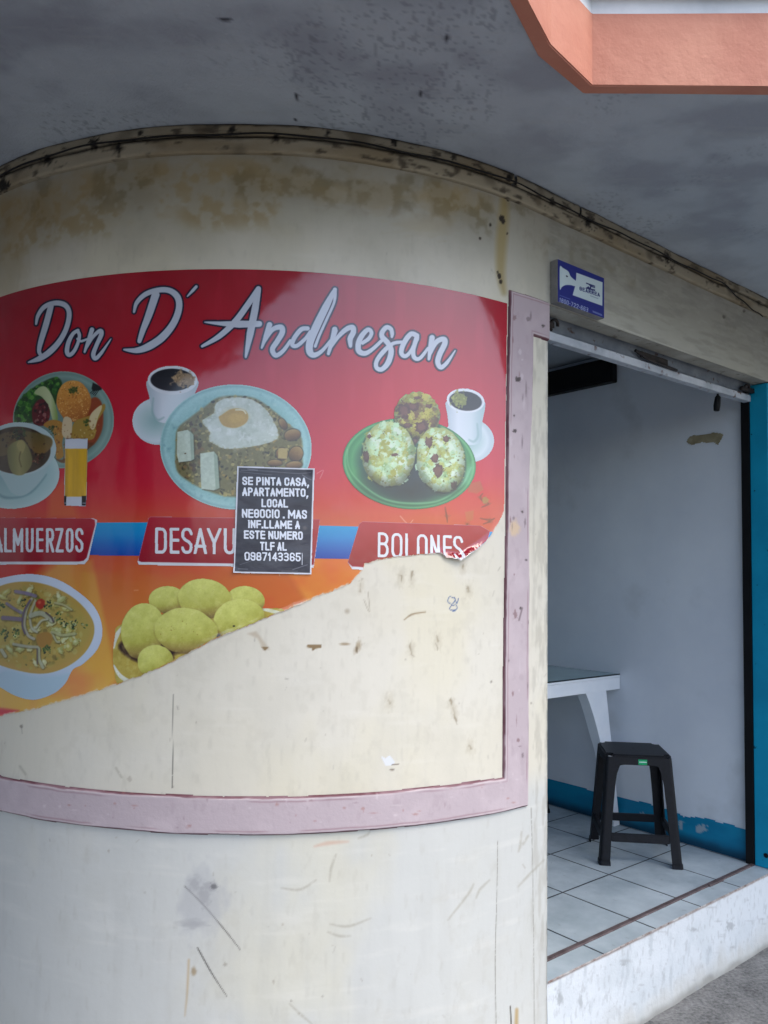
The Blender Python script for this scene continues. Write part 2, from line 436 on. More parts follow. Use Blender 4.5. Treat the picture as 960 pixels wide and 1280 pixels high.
GLYPH = {
 'A': [[(0, 0), (.5, 1), (1, 0)], [(.2, .27), (.8, .27)]],
 'B': [[(0, 0), (0, 1)] + _arc(.55, .77, .42, .23, 90, -90) + [(0, .54)], [(.5, .54)] + _arc(.58, .27, .42, .27, 90, -90) + [(0, 0)]],
 'C': [_arc(.58, .78, .42, .22, 0, 90) + _arc(.42, .78, .42, .22, 90, 180) + _arc(.42, .22, .42, .22, 180, 270) + _arc(.58, .22, .42, .22, 270, 360)],
 'D': [[(0, 0), (0, 1), (.5, 1)] + _arc(.58, .76, .42, .24, 90, 0) + _arc(.58, .24, .42, .24, 0, -90) + [(0, 0)]],
 'E': [[(1, 1), (0, 1), (0, 0), (1, 0)], [(0, .52), (.85, .52)]],
 'F': [[(1, 1), (0, 1), (0, 0)], [(0, .5), (.85, .5)]],
 'G': [_arc(.58, .78, .42, .22, 0, 90) + _arc(.42, .78, .42, .22, 90, 180) + _arc(.42, .22, .42, .22, 180, 270) + _arc(.58, .22, .42, .22, 270, 360) + [(1, .48), (.55, .48)]],
 'I': [[(.5, 0), (.5, 1)]],
 'L': [[(0, 1), (0, 0), (1, 0)]],
 'M': [[(0, 0), (0, 1), (.5, .3), (1, 1), (1, 0)]],
 'N': [[(0, 0), (0, 1), (1, 0), (1, 1)]],
 'O': [_o()],
 'P': [[(0, 0), (0, 1), (.5, 1)] + _arc(.58, .74, .42, .26, 90, -90) + [(0, .48)]],
 'R': [[(0, 0), (0, 1), (.5, 1)] + _arc(.58, .74, .42, .26, 90, -90) + [(0, .48)], [(.5, .48), (1, 0)]],
 'S': [_S],
 'T': [[(0, 1), (1, 1)], [(.5, 1), (.5, 0)]],
 'U': [[(0, 1)] + _arc(.42, .22, .42, .22, 180, 270) + _arc(.58, .22, .42, .22, 270, 360) + [(1, 1)]],
 'Y': [[(0, 1), (.5, .42), (1, 1)], [(.5, .42), (.5, 0)]],
 'Z': [[(0, 1), (1, 1), (0, 0), (1, 0)]],
 '0': [_o()], '1': [[(.1, .8), (.55, 1), (.55, 0)]],
 '2': [_arc(.5, .72, .5, .28, 170, 0) + [(.9, .5), (0, 0), (1, 0)]],
 '3': [_arc(.45, .76, .5, .24, 130, -60) + [(.4, .53)], [(.4, .53), (.6, .53)] + _arc(.45, .27, .52, .27, 60, -130)],
 '4': [[(.75, 0), (.75, 1), (0, .27), (1, .27)]],
 '5': [[(.95, 1), (.08, 1), (.04, .55), (.5, .6)] + _arc(.55, .3, .45, .3, 70, -90) + _arc(.45, .25, .45, .25, 270, 195)],
 '6': [_arc(.55, .76, .42, .24, 15, 90) + _arc(.42, .76, .42, .24, 90, 180) + [(0, .25)] + _arc(.5, .26, .5, .26, 180, 540, 14)],
 '7': [[(0, 1), (1, 1), (.35, 0)]],
 '8': [_o(.5, 1, .06, .94, .2), _o(0, .53, 0, 1, .2)],
 '9': [_arc(.45, .24, .42, .24, 195, 270) + _arc(.58, .24, .42, .24, 270, 360) + [(1, .75)] + _arc(.5, .74, .5, .26, 0, 360, 14)],
 '-': [[(.1, .45), (.9, .45)]],
}

def glyph_sd(x, y, ch, x0, x1, yb, yt, t):
    """signed distance to a letter whose box spans x0..x1, baseline yb and cap line yt (picture y runs down)"""
    if ch == '.': return np.maximum(np.abs(x - (x0 + x1) / 2), np.abs(y - yb + t * .55)) - t * .6
    if ch == ',': return path_sd(x, y, np.array([[(x0 + x1) / 2 + .2 * t, yb - .5 * t], [(x0 + x1) / 2 - .2 * t, yb + .9 * t]]), np.array([1.1 * t, .7 * t]))
    d = np.full(x.shape, 1e9); h = t / 2
    for st in GLYPH[ch]:
        p = np.array([(x0 + h + u * (x1 - x0 - t), yb - h - v * (yb - yt - t)) for u, v in st])
        # square ends
        q = p.copy()
        for e, f in ((0, 1), (-1, -2)):
            if np.hypot(*(p[0] - p[-1])) > t * .3:
                u = p[e] - p[f]; q[e] = p[e] + u / (np.hypot(*u) + 1e-9) * h
        d = np.minimum(d, path_sd(x, y, q, np.full(len(q), t)))
    return np.maximum(d, np.maximum(np.maximum(x0 - x, x - x1), np.maximum(yt - y, y - yb)))

def text_sd(x, y, items, t):
    """items: (char, x0, x1, baseline y, cap y)"""
    d = np.full(x.shape, 1e9)
    for ch, x0, x1, yb, yt in items:
        i = np.nonzero((x > x0 - 3) & (x < x1 + 3) & (y > yt - 3) & (y < yb + 5))
        if len(i[0]): d[i] = np.minimum(d[i], glyph_sd(x[i], y[i], ch, x0, x1, yb, yt, t))
    return d

def wall_patch(x0, x1, y0, y1, step, off):
    """a grid on the wall covering the traced box; off may be a function of (a, z, px, py)"""
    ca, cz = az_of(np.array([x0, x1, x0, x1, (x0 + x1) / 2, (x0 + x1) / 2]), np.array([y0, y0, y1, y1, y0, y1]))
    a = np.arange(ca.min() - .01, ca.max() + .01, step); z = np.arange(cz.min() - .03, cz.max() + .03, step)
    A, Z = np.meshgrid(a, z, indexing='ij')
    X, Y = px_of(surf(A, Z, 0))
    o = off(A, Z, X, Y) if callable(off) else off
    return surf(A, Z, o), X, Y

def cells(f):
    return .25 * (f[:-1, :-1] + f[1:, :-1] + f[1:, 1:] + f[:-1, 1:])

# ================================================================== THE PLACE
# ------------------------------------------------------------------ ground
bm = bmesh.new()
for q in [[(-40, -4.2, 0), (40, -4.2, 0), (40, 30, 0), (-40, 30, 0)]]:
    bm.faces.new([bm.verts.new(p) for p in q])
bmesh.ops.subdivide_edges(bm, edges=bm.edges[:], cuts=6, use_grid_fill=True)
tag(obj('pavement', bm, M_PAVE), kind='structure')
bm = bmesh.new(); cbox(bm, -40, 40, -4.35, -4.2, -.13, 0.004); tag(obj('kerb', bm, M_WHITEP), kind='structure')
bm = bmesh.new(); bm.faces.new([bm.verts.new(p) for p in ((-200, -200, -.12), (200, -200, -.12), (200, -4.35, -.12), (-200, -4.35, -.12))])
tag(obj('street', bm, M_STREET), kind='structure')

# ------------------------------------------------------------------ the corner building
bld = thing('corner_building', 'rounded cream corner building with mauve border, orange balcony edge and open shop door', 'building', tuple(fp(0, 0, 0)), TH)

# wall with its stains
STEP = 0.0034
na0 = int((AC + 1.14) / STEP); na1 = int(1.63 / STEP)
a = AC + STEP * np.arange(-na0, na1 + 1)
nz0 = int(math.ceil(LINTEL / STEP)) + 2; nz1 = int((SOFFIT + .02 - LINTEL) / STEP)
z = LINTEL + STEP * np.arange(-nz0, nz1 + 1)
A, Z = np.meshgrid(a, z, indexing='ij')
Pw = surf(A, Z)
X, Y = px_of(Pw)
keep = ~((cells(A) > AC) & (cells(Z) < LINTEL))
cv = Canvas(X, Y, (207, 203, 188))
ax, zx = A.ravel(), Z.ravel()
n1 = fbm(ax * 2.3, zx * 2.3, 1, 5); n2 = fbm(ax * 9, zx * 7, 2, 5); n3 = fbm(ax * 60, zx * 22, 3, 4); n4 = fbm(ax * 26, zx * 3.2, 4, 4); n5 = fbm(ax * 5.5, zx * 42, 9, 4)
allp = slice(None)
# lower wall: cooler skylight painted into the cream; rubbed cream inside the border
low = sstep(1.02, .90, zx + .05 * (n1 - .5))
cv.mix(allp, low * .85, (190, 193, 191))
cv.mix(allp, sstep(.45, .8, n1) * .45 * (1 - low * .5), (214, 212, 204))
cv.mix(allp, sstep(.5, .75, fbm(ax * 3.3, zx * 2.1, 17, 5)) * .4, (210, 204, 178))
cv.mix(allp, sstep(.52, .78, n2) * .14, (180, 178, 166))
cv.mix(allp, sstep(.5, .8, n4) * .09 * sstep(1.6, .4, zx), (158, 158, 154))
n6 = fbm(ax * 130, zx * 5, 6, 3); cv.mix(allp, sstep(.5, .75, n6) * .03, (168, 168, 162)); n7 = fbm(ax * 34, zx * 30, 7, 5); cv.mix(allp, sstep(.56, .74, n7) * sstep(.4, .6, n1) * .10, (166, 161, 146))
cv.mix(allp, sstep(.6, .85, n5) * .18, (224, 222, 214))
cv.mix(allp, sstep(.62, .85, n3) * .12, (150, 146, 134))
# upper band below the cornice: greyer towards the top, ochre damp patches
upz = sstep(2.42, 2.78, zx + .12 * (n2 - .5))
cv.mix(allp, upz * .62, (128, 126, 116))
fn = .35 + .9 * sstep(.38, .62, fbm(ax * 30, zx * 34, 27, 5))
damp = sstep(.40, .62, fbm(ax * 4.2, zx * 6, 21, 5)) * sstep(2.58, 2.66, zx + .06 * (n2 - .5)) * sstep(2.86, 2.78, zx) * sstep(.9, .75, ax)
cv.mix(allp, np.clip(damp * .55 * fn, 0, 1), (150, 132, 94))
damp2 = sstep(.46, .66, fbm(ax * 9, zx * 8, 23, 5)) * sstep(2.66, 2.74, zx) * sstep(2.90, 2.80, zx)
cv.mix(allp, np.clip(damp2 * .5 * fn, 0, 1), (112, 104, 80))
for cx, cy, rx, ry, al in ((30, 265, 34, 26, .75), (68, 258, 24, 24, .8), (110, 232, 30, 20, .6), (190, 212, 24, 12, .7), (300, 210, 40, 12, .5), (355, 228, 40, 14, .6), (470, 243, 44, 18, .6), (555, 250, 40, 18, .8), (540, 280, 34, 12, .5), (12, 310, 16, 60, .7), (400, 240, 24, 12, .5)):
    cv.ell(cx, cy, rx, ry, (150, 126, 80), soft=14, a=al * .36, wob=.5, seed=int(cx))
# rust run at the seam of the curve
cv.stroke([(629, 230), (630, 265), (627, 300), (626, 340), (630, 366)], [5, 12, 14, 11, 6], (150, 132, 82), soft=7, a=.7)
for cx, cy, r in ((627, 273, 3), (629, 277, 2.2), (613, 281, 1.4), (600, 298, 1.4), (624, 345, 2.6), (626, 352, 2), (622, 340, 1.2), (905, 396, 1.8), (930, 389, 1.5), (635, 250, 1.5), (634, 292, 1)):
    cv.ell(cx, cy, r, r * 1.3, (44, 36, 28), soft=1.2, wob=.4, seed=int(cy))
# lintel: brushed dirt, wet edge
lin = sstep(AC - .02, AC + .02, ax)
cv.mix(allp, lin * .5, (146, 147, 140))
cv.mix(allp, lin * sstep(.4, .75, fbm(ax * 9, zx * 60, 31, 5)) * .35, (124, 123, 114))
cv.mix(allp, lin * sstep(.5, .75, fbm(ax * 20, zx * 70, 33, 5)) * .28, (176, 174, 164))
cv.stroke([(690, 381), (770, 408), (850, 438), (930, 468)], [1.5, 1.2, 1.4, 1.2], (196, 194, 184), a=.6, rough=.5)
# narrow pier left of the door: scuffed
pr = sstep(.985, 1.0, ax) * sstep(2.45, 2.40, zx)
cv.mix(allp, pr * sstep(.45, .7, fbm(ax * 60, zx * 14, 41, 4)) * .3, (150, 146, 134))
cv.mix(allp, sstep(AC - .008, AC - .002, ax) * (zx < LINTEL) * .5 * sstep(.35, .6, fbm(ax * 90, zx * 25, 42, 3)), (110, 112, 110))
# seams and cracks
cv.stroke([(622, 1050), (621, 1120), (619, 1200), (620, 1280)], [1.1, .9, 1.2, 1.0], (118, 116, 106), a=.7, rough=.52)
cv.stroke([(664, 1010), (666, 1100), (667, 1180), (668, 1290)], [1.2, .8, .9, 1.0], (120, 118, 108), a=.6, rough=.54)
cv.stroke([(638, 1258), (639, 1282)], 1.6, (70, 66, 58), a=.9)
cv.stroke([(646, 1262), (645, 1290)], [4, 5], (168, 142, 96), soft=3, a=.8)
cv.stroke([(217, 868), (216, 905), (216, 955), (215, 985)], [.8, .8, .9, 1.1], (86, 84, 80), a=.75, rough=.35)
cv.stroke([(231, 1108), (255, 1132), (283, 1165), (301, 1188)], [1.6, 1.5, 1.2, .7], (74, 70, 66), soft=.9, a=.9, rough=.32)
cv.stroke([(247, 1185), (262, 1212), (272, 1228), (284, 1246)], [1.6, 1.7, 1.2, .6], (74, 70, 66), soft=.9, a=.9, rough=.32)
cv.stroke([(236, 1200), (234, 1240), (231, 1270)], [2.5, 2, 1], (176, 150, 112), soft=2.5, a=.7)
cv.ell(242, 1214, 3.2, 5, (150, 132, 104), soft=3, a=.8, wob=.3)
cv.ell(250, 1126, 26, 36, (170, 172, 174), soft=14, a=.6, wob=.5, seed=4)
for cx, cy, rx, ry in ((262, 1108, 9, 6), (255, 1120, 8, 10), (243, 1105, 6, 8), (240, 1155, 16, 5)): cv.ell(cx, cy, rx, ry, (146, 146, 148), soft=5, a=.5, wob=.6, seed=int(cx))
cv.ell(267, 1108, 4, 3, (104, 104, 106), soft=2, a=.8, wob=.5)
# chips, smears
chip = (132, 112, 82)
cv.poly([(384, 806), (402, 806), (402, 810), (394, 811), (391, 814), (389, 810), (383, 809)], chip, .8)
cv.poly([(320, 789), (333, 806), (337, 812), (329, 812), (322, 798), (309, 792)], (172, 158, 136), 3, a=.6)
cv.poly([(326, 808), (336, 809), (331, 814)], chip, 1)
cv.ell(431, 805, 6, 1.6, chip, soft=1.5, a=.7)
cv.ell(447, 808, 3, 8, (150, 134, 108), ang=.4, soft=3, a=.7, wob=.6); cv.ell(446, 812, 1.5, 4, (110, 96, 76), soft=1, a=.8)
cv.stroke([(505, 775), (515, 768), (532, 765)], [1, 2, 1.2], chip, soft=1.5, a=.8)
cv.stroke([(455, 750), (462, 765), (460, 740)], 1.2, (140, 130, 112), a=.5); cv.ell(434, 764, 3, 3, (160, 150, 132), soft=3, a=.7)
for (p, w) in (([(517, 728), (515, 712), (513, 735)], 1.2), ([(579, 705), (578, 712)], 1.5), ([(582, 730), (590, 745)], 2), ([(503, 733), (502, 720), (498, 715)], 1), ([(511, 800), (517, 823)], 1.6), ([(485, 873), (488, 882)], 1), ([(566, 875), (569, 896), (571, 905)], 1.8), ([(563, 872), (564, 880), (568, 893)], 2), ([(585, 930), (590, 938)], 1.4), ([(545, 790), (549, 812)], 2), ([(452, 720), (450, 745)], 1.2)):
    q0 = np.array(p, float); jit = np.random.default_rng(int(p[0][0]))
    for k in range(4):                   # a ragged rub rather than one clean line
        t0 = jit.uniform(0, .7); t1 = min(1, t0 + jit.uniform(.15, .4)); L_ = np.linspace(0, 1, len(q0))
        seg = [(np.interp(t, L_, q0[:, 0]) + jit.normal(0, .9), np.interp(t, L_, q0[:, 1]) + jit.normal(0, .9)) for t in np.linspace(t0, t1, 3)]
        cv.stroke(seg, [w * .4, w * jit.uniform(.6, 1.5), w * .3], (124, 112, 92), soft=1.5, a=jit.uniform(.35, .75), rough=.34, seed=int(p[0][1]) + k)
    m_ = q0.mean(0); cv.ell(m_[0], m_[1], 4, 8, (176, 168, 148), soft=5, a=.4, wob=.7, seed=int(p[0][1]))
for p in ([(476, 945), (482, 948), (487, 944), (494, 953), (489, 957), (482, 957)],): cv.poly(p, (212, 216, 222), .8); cv.stroke([(490, 956), (498, 955)], 1.2, (110, 100, 88), a=.8); cv.ell(490, 962, 3, 1.3, (110, 100, 88), soft=1, a=.8)
for k in range(50):                     # scattered small scuffs
    cx = rng.uniform(-30, 684); cy = rng.uniform(700, 1280) if rng.random() < .8 else rng.uniform(240, 340)
    an = rng.normal(1.45, .5); L = rng.gamma(2, 2); g = rng.uniform(120, 165)
    cv.stroke([(cx, cy), (cx + L * math.cos(an), cy + L * math.sin(an))], rng.uniform(.5, 1.5), (g, g * .96, g * .88), soft=1.4, a=rng.uniform(.2, .6), rough=.36, seed=k)
for k in range(70):
    cx = rng.uniform(-30, 684); cy = rng.uniform(640, 1280); r = rng.gamma(1.3, .4) + .2; g = rng.uniform(110, 165)
    cv.ell(cx, cy, r, r * rng.uniform(.7, 1.8), (g, g * .95, g * .86), soft=1, a=rng.uniform(.3, .8), wob=.5, seed=k)
for p in ([(700 - 20, 1075), (660, 1095), (648, 1108)], [(612, 1100), (600, 1112), (595, 1123)], [(560, 1150), (585, 1118), (592, 1105)], [(652, 1040), (650, 1058), (648, 1065)], [(420, 1068), (414, 1085), (412, 1102)], [(413, 1155), (435, 1158), (463, 1148)], [(410, 1165), (424, 1170), (438, 1170)], [(362, 1255), (378, 1270), (390, 1280)], [(352, 1110), (375, 1112), (395, 1100)], [(660, 1045), (654, 1055)], [(448, 1048), (458, 1044), (462, 1040)], [(145, 960), (152, 972)], [(25, 958), (32, 968)]):
    cv.stroke(p, [1.0, 2.6, .8][:len(p)] if len(p) == 3 else 2, (150, 145, 130), soft=3.0, a=.6, rough=.46, seed=int(p[0][0]))
cv.stroke([(393, 1058), (410, 1054), (435, 1052)], [2, 5, 2], (196, 160, 140), soft=3, a=.6)
# blue ink scribble
ink = (34, 66, 128)
for p in ([(568, 748), (562, 746), (560, 752), (565, 755), (569, 750), (568, 747), (571, 754), (573, 748)], [(565, 756), (562, 761), (566, 763), (571, 761), (570, 756), (566, 757)], [(566, 764), (570, 763)]):
    cv.stroke(p, .9, ink, soft=.8, a=.9)
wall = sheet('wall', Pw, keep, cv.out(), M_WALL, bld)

# the wall's return to the left, beyond the fine part
a2 = np.linspace(-R * math.radians(92), a[0] - .002, 60); z2 = np.linspace(0, SOFFIT, 40)
A2, Z2 = np.meshgrid(a2, z2, indexing='ij')
base2 = np.empty(A2.shape + (3,)); base2[:] = (198, 196, 184)
base2 += ((fbm(A2 * 5, Z2 * 5, 3, 4) - .5) * 30)[..., None]
sheet('side_wall', surf(A2, Z2), np.ones((59, 39), bool), base2, M_WALL, bld)
bm = bmesh.new()
q = surf(np.array(a2[0]), np.array(0.0)); cbox(bm, q[0], q[0] + .2, q[1], q[1] + 7, 0, SOFFIT)
obj('rear_wall', bm, M_CYAN, bld)

# mauve border: raised band with scored, dirty edges
def mould_d(x, y):
    """<0 inside the border, in traced pixels"""
    band = np.full(x.shape, 1e9)
    return band
am = np.arange(-1.14, AC - .002, .0022); zm = np.arange(.86, 2.56, .0022)
AM, ZM = np.meshgrid(am, zm, indexing='ij')
XM, YM = px_of(surf(AM, ZM))
wob = .006 * (fbm(AM * 7, ZM * 7, 51, 4) - .5) * 2
aL = np.interp(ZM, [.99, 1.82, 2.54], [.856, .865, .877]); aR = np.interp(ZM, [.9, 1.16, 1.944, 2.4], [.968, .9725, .9735, .992])
zb0, zb1 = .890, .996
inner = np.maximum(np.maximum(zb0 - ZM, ZM - zb1), AM - aR)          # bottom band
vert = np.maximum(np.maximum(aL - AM, AM - aR), np.maximum(zb0 - ZM, ZM - 2.543))
head = np.maximum(np.maximum(aL - AM, 2.413 - ZM), ZM - 2.543)
dm = np.minimum(np.minimum(inner, vert), head) + wob * .6
mc = Canvas(XM, YM, (180, 167, 172)); f1 = fbm(AM * 11, ZM * 11, 52, 5).ravel(); f2 = fbm(AM * 46, ZM * 30, 53, 4).ravel()
mc.mix(allp, sstep(.5, .75, f1) * .4, (198, 185, 189)); mc.mix(allp, sstep(.6, .8, f2) * .25, (160, 144, 150))
mc.mix(allp, sstep(2.0, 2.5, ZM.ravel()) * .25, (150, 132, 134))
e = (dm + .004 * (fbm(AM * 18, ZM * 18, 54, 3) - .5)).ravel()
mc.mix(allp, sstep(-.0052, -.0030, e) * (.7 + .3 * sstep(.35, .6, fbm(AM * 12, ZM * 12, 55, 3).ravel())), (96, 60, 68))
mc.mix(allp, np.exp(-((e + .012) / .0022) ** 2) * .45 * sstep(.42, .6, fbm(AM * 6, ZM * 6, 56, 3).ravel()), (128, 92, 98))
mc.mix(allp, np.exp(-((e + .0075) / .0016) ** 2) * .35 * sstep(.4, .55, fbm(AM * 9, ZM * 9, 57, 3).ravel()), (212, 196, 196))
for cx, cy, w in ((645, 475, 3), (641, 539, 2.2), (676, 408, 1.6), (640, 520, 1), (650, 640, 1.3), (648, 760, 1.5), (655, 700, 1.2)):
    mc.ell(cx, cy, w, w, (70, 62, 62), soft=1.5, wob=.6, seed=int(cy), a=.85)
mc.ell(640, 660, 6, 9, (206, 182, 148), soft=4, a=.8, wob=.4); mc.stroke([(650, 760), (646, 775)], 2, (110, 96, 100), soft=1.5, a=.7)
for k in range(60):
    cx = rng.uniform(0, 660); cy = np.interp(cx, [0, 240, 655], [988, 1020, 985]) + rng.uniform(-20, 20)
    mc.ell(cx, cy, rng.gamma(2, .7) + .3, rng.gamma(1.5, .5) + .3, random.choice([(160, 116, 108), (140, 120, 124), (206, 198, 200)]), soft=1.4, a=.5, wob=.5, seed=k)
for k in range(40):
    cy = rng.uniform(380, 980); cx = rng.uniform(632, 664)
    mc.ell(cx, cy, rng.gamma(1.5, .5) + .3, rng.gamma(2, 1.2) + .3, random.choice([(120, 92, 94), (112, 100, 104), (200, 190, 194)]), soft=1, a=.6, wob=.5, seed=k)
offm = .0012 + .009 * sstep(.0035, -.0045, -(-dm)) * 1.0
offm = .0006 + .009 * sstep(.001, -.005, dm)
sheet('border_moulding', surf(AM, ZM, offm), cells(dm) < .0008, mc.out(), M_MOULD, bld)

# cornice strip under the soffit: two plaster fillets, the upper one broken at the seam
def strip(name, z0, z1, proud, aa, seed, base):
    prof = [(-.002, z0), (proud * .8, z0), (proud, z0 + .004), (proud, z1 - .004), (proud * .8, z1), (-.002, z1)]
    # densify the profile
    pr = []
    for (o0, q0), (o1, q1) in zip(prof[:-1], prof[1:]):
        for t in np.linspace(0, 1, 7)[:-1]: pr.append((o0 + (o1 - o0) * t, q0 + (q1 - q0) * t))
    pr.append(prof[-1]); pr = np.array(pr)
    AA = np.repeat(aa[:, None], len(pr), 1); OO = np.repeat(pr[None, :, 0], len(aa), 0); ZZ = np.repeat(pr[None, :, 1], len(aa), 0)
    wv = (fbm(AA * 6, ZZ * 3, seed, 4) - .5)
    OO = OO + wv * .006 * (OO > .001); ZZ = ZZ + wv * .004
    P = surf(AA, ZZ, OO)
    c = np.empty(AA.shape + (3,)); c[:] = base
    nn = fbm(AA * 5, ZZ * 20, seed + 1, 5); n2_ = fbm(AA * 22, ZZ * 60, seed + 2, 4)
    for al, cc in ((sstep(.45, .7, nn) * .5, (128, 112, 84)), (sstep(.6, .75, n2_) * .7, (58, 52, 44)), (sstep(.62, .8, fbm(AA * 9, ZZ * 9, seed + 4, 3)) * .6, (84, 76, 62))):
        c = c * (1 - al[..., None]) + np.array(cc) * al[..., None]
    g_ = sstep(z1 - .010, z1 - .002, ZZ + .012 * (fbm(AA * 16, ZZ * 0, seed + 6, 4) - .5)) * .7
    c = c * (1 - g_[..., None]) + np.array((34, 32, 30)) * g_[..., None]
    x, y = px_of(P); k_ = Canvas(x, y, c.reshape(-1, 3))
    for cx, cy, r_ in ((290, 162, 5), (117, 180, 6), (148, 183, 4), (4, 232, 7), (637, 222, 5), (492, 176, 5), (175, 166, 3), (345, 172, 4), (690, 253, 4), (735, 278, 5), (834, 322, 4), (567, 196, 3), (410, 166, 3), (60, 200, 5)):
        k_.ell(cx, cy, r_ * .8, r_ * 1.1, (24, 23, 22), soft=3, wob=.9, seed=int(cx), a=.9)
    return P, k_.out()
seam = .885
tr = thing_parent = bld
P1, c1 = strip('lower', 2.838, 2.884, .016, np.arange(-1.3, 7.2, .008), 61, (156, 148, 128))
sheet('cornice', P1, np.ones((P1.shape[0] - 1, P1.shape[1] - 1), bool), c1, M_TRIM, bld)
for i, (u0, u1, zo) in enumerate(((-1.3, seam - .006, 0), (seam + .006, 1.22, -.004), (1.226, 7.2, -.002))):
    P2, c2 = strip('upper', 2.888 + zo, 2.919 + zo * .3, .024, np.arange(u0, u1, .006), 71 + 5 * i, (142, 135, 117))
    sheet('cornice', P2, np.ones((P2.shape[0] - 1, P2.shape[1] - 1), bool), c2, M_TRIM, bld)

# soffit and balcony edge
inner_e = [(5.0, 2.045), (1.011, 2.051), (.519, 2.057), (.37, 1.907), (.275, 1.728), (.05, 1.32), (-.32, .85), (-.70, .2), (-1.25, -.4), (-2.6, -.8), (-6.0, -.9)]
outer_e = [(5.0, 2.005), (.993, 2.013), (.534, 2.020), (.392, 1.864), (.315, 1.725), (.088, 1.297), (-.287, .825), (-.668, .174), (-1.23, -.438), (-2.59, -.842), (-6.0, -.942)]
bm = bmesh.new()
poly = inner_e + [(-5, 8), (5, 8)]
vs = [bm.verts.new((x, y, SOFFIT)) for x, y in poly]; bm.faces.new(vs)
ext = bmesh.ops.extrude_face_region(bm, geom=bm.faces[:]); bmesh.ops.translate(bm, vec=(0, 0, .16), verts=[v for v in ext['geom'] if isinstance(v, bmesh.types.BMVert)])
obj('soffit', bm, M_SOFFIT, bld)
gx = np.arange(-2.6, 3.2, .0075); gy = np.arange(.1, 4.4, .0075)
GX, GY = np.meshgrid(gx, gy, indexing='ij')
gxr, gyr = GX.ravel(), GY.ravel()
sfin = poly_sd(gxr, gyr, np.array(poly, float)).reshape(GX.shape)
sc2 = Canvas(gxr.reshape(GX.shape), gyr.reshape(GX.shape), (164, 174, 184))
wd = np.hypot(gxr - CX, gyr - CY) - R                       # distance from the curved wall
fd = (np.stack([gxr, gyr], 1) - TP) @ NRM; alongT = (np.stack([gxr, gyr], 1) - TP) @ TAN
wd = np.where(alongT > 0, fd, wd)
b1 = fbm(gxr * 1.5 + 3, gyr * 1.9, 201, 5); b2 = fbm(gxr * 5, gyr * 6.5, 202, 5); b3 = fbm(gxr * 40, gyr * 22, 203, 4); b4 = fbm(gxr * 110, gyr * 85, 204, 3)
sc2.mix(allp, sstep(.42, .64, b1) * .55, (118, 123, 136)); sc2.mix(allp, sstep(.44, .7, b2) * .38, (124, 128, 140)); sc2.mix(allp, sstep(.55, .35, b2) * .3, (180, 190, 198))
sc2.mix(allp, sstep(.30, .02, wd + .12 * (b2 - .5)) * .5, (184, 194, 202))       # paler margin along the wall
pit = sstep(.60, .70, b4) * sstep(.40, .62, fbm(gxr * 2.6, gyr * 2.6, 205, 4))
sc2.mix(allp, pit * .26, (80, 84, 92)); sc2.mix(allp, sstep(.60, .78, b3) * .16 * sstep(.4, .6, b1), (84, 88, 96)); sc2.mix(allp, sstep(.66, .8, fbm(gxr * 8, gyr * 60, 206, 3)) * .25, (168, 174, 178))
for k in range(34):
    sc2.ell(rng.uniform(-1.6, 2.6), rng.uniform(1.2, 3.4), rng.gamma(1.6, .003) + .002, rng.gamma(1.6, .003) + .002, (46, 48, 54), soft=.004, a=.85)
sc2.stroke([(1.30, 2.62), (1.36, 2.60), (1.41, 2.565)], .006, (50, 52, 58), soft=.005, rough=0)
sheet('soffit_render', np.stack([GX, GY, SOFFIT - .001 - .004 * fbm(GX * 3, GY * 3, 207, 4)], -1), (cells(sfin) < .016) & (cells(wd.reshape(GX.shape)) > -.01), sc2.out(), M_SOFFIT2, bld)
def edge_band(z0, z1, inset, outset):
    bm = bmesh.new()
    I = [np.array(p) + inset * (np.array(p) - np.array(q)) for p, q in zip(inner_e, outer_e)]
    O = [np.array(q) + outset * (np.array(q) - np.array(p)) for p, q in zip(inner_e, outer_e)]
    rings = [[bm.verts.new((*I[k], z0)), bm.verts.new((*O[k], z0)), bm.verts.new((*O[k], z1)), bm.verts.new((*I[k], z1))] for k in range(len(I))]
    for r0, r1 in zip(rings[:-1], rings[1:]):
        for k in range(4): bm.faces.new((r0[k], r0[(k + 1) % 4], r1[(k + 1) % 4], r1[k]))
    bm.faces.new(rings[0]); bm.faces.new(rings[-1])
    return bm
bm = edge_band(SOFFIT - .010, 3.108, 0, 0); bmesh.ops.bevel(bm, geom=[e for e in bm.edges if abs(e.verts[0].co.z - e.verts[1].co.z) < 1e-4 and len(e.link_faces) == 2], offset=.003, segments=2, affect='EDGES')
obj('balcony_edge', bm, M_ORANGE, bld)
bm = edge_band(3.1085, 3.152, 0, -.12); obj('parapet', bm, M_WHITEP, bld)
bm = edge_band(3.153, 3.18, 0, .8); bmesh.ops.bevel(bm, geom=bm.edges[:], offset=.004, affect='EDGES'); obj('parapet_ledge', bm, M_GREYMETAL, bld)
bm = edge_band(3.1805, 3.9, 0, -.12); obj('parapet', bm, M_WHITEP, bld)

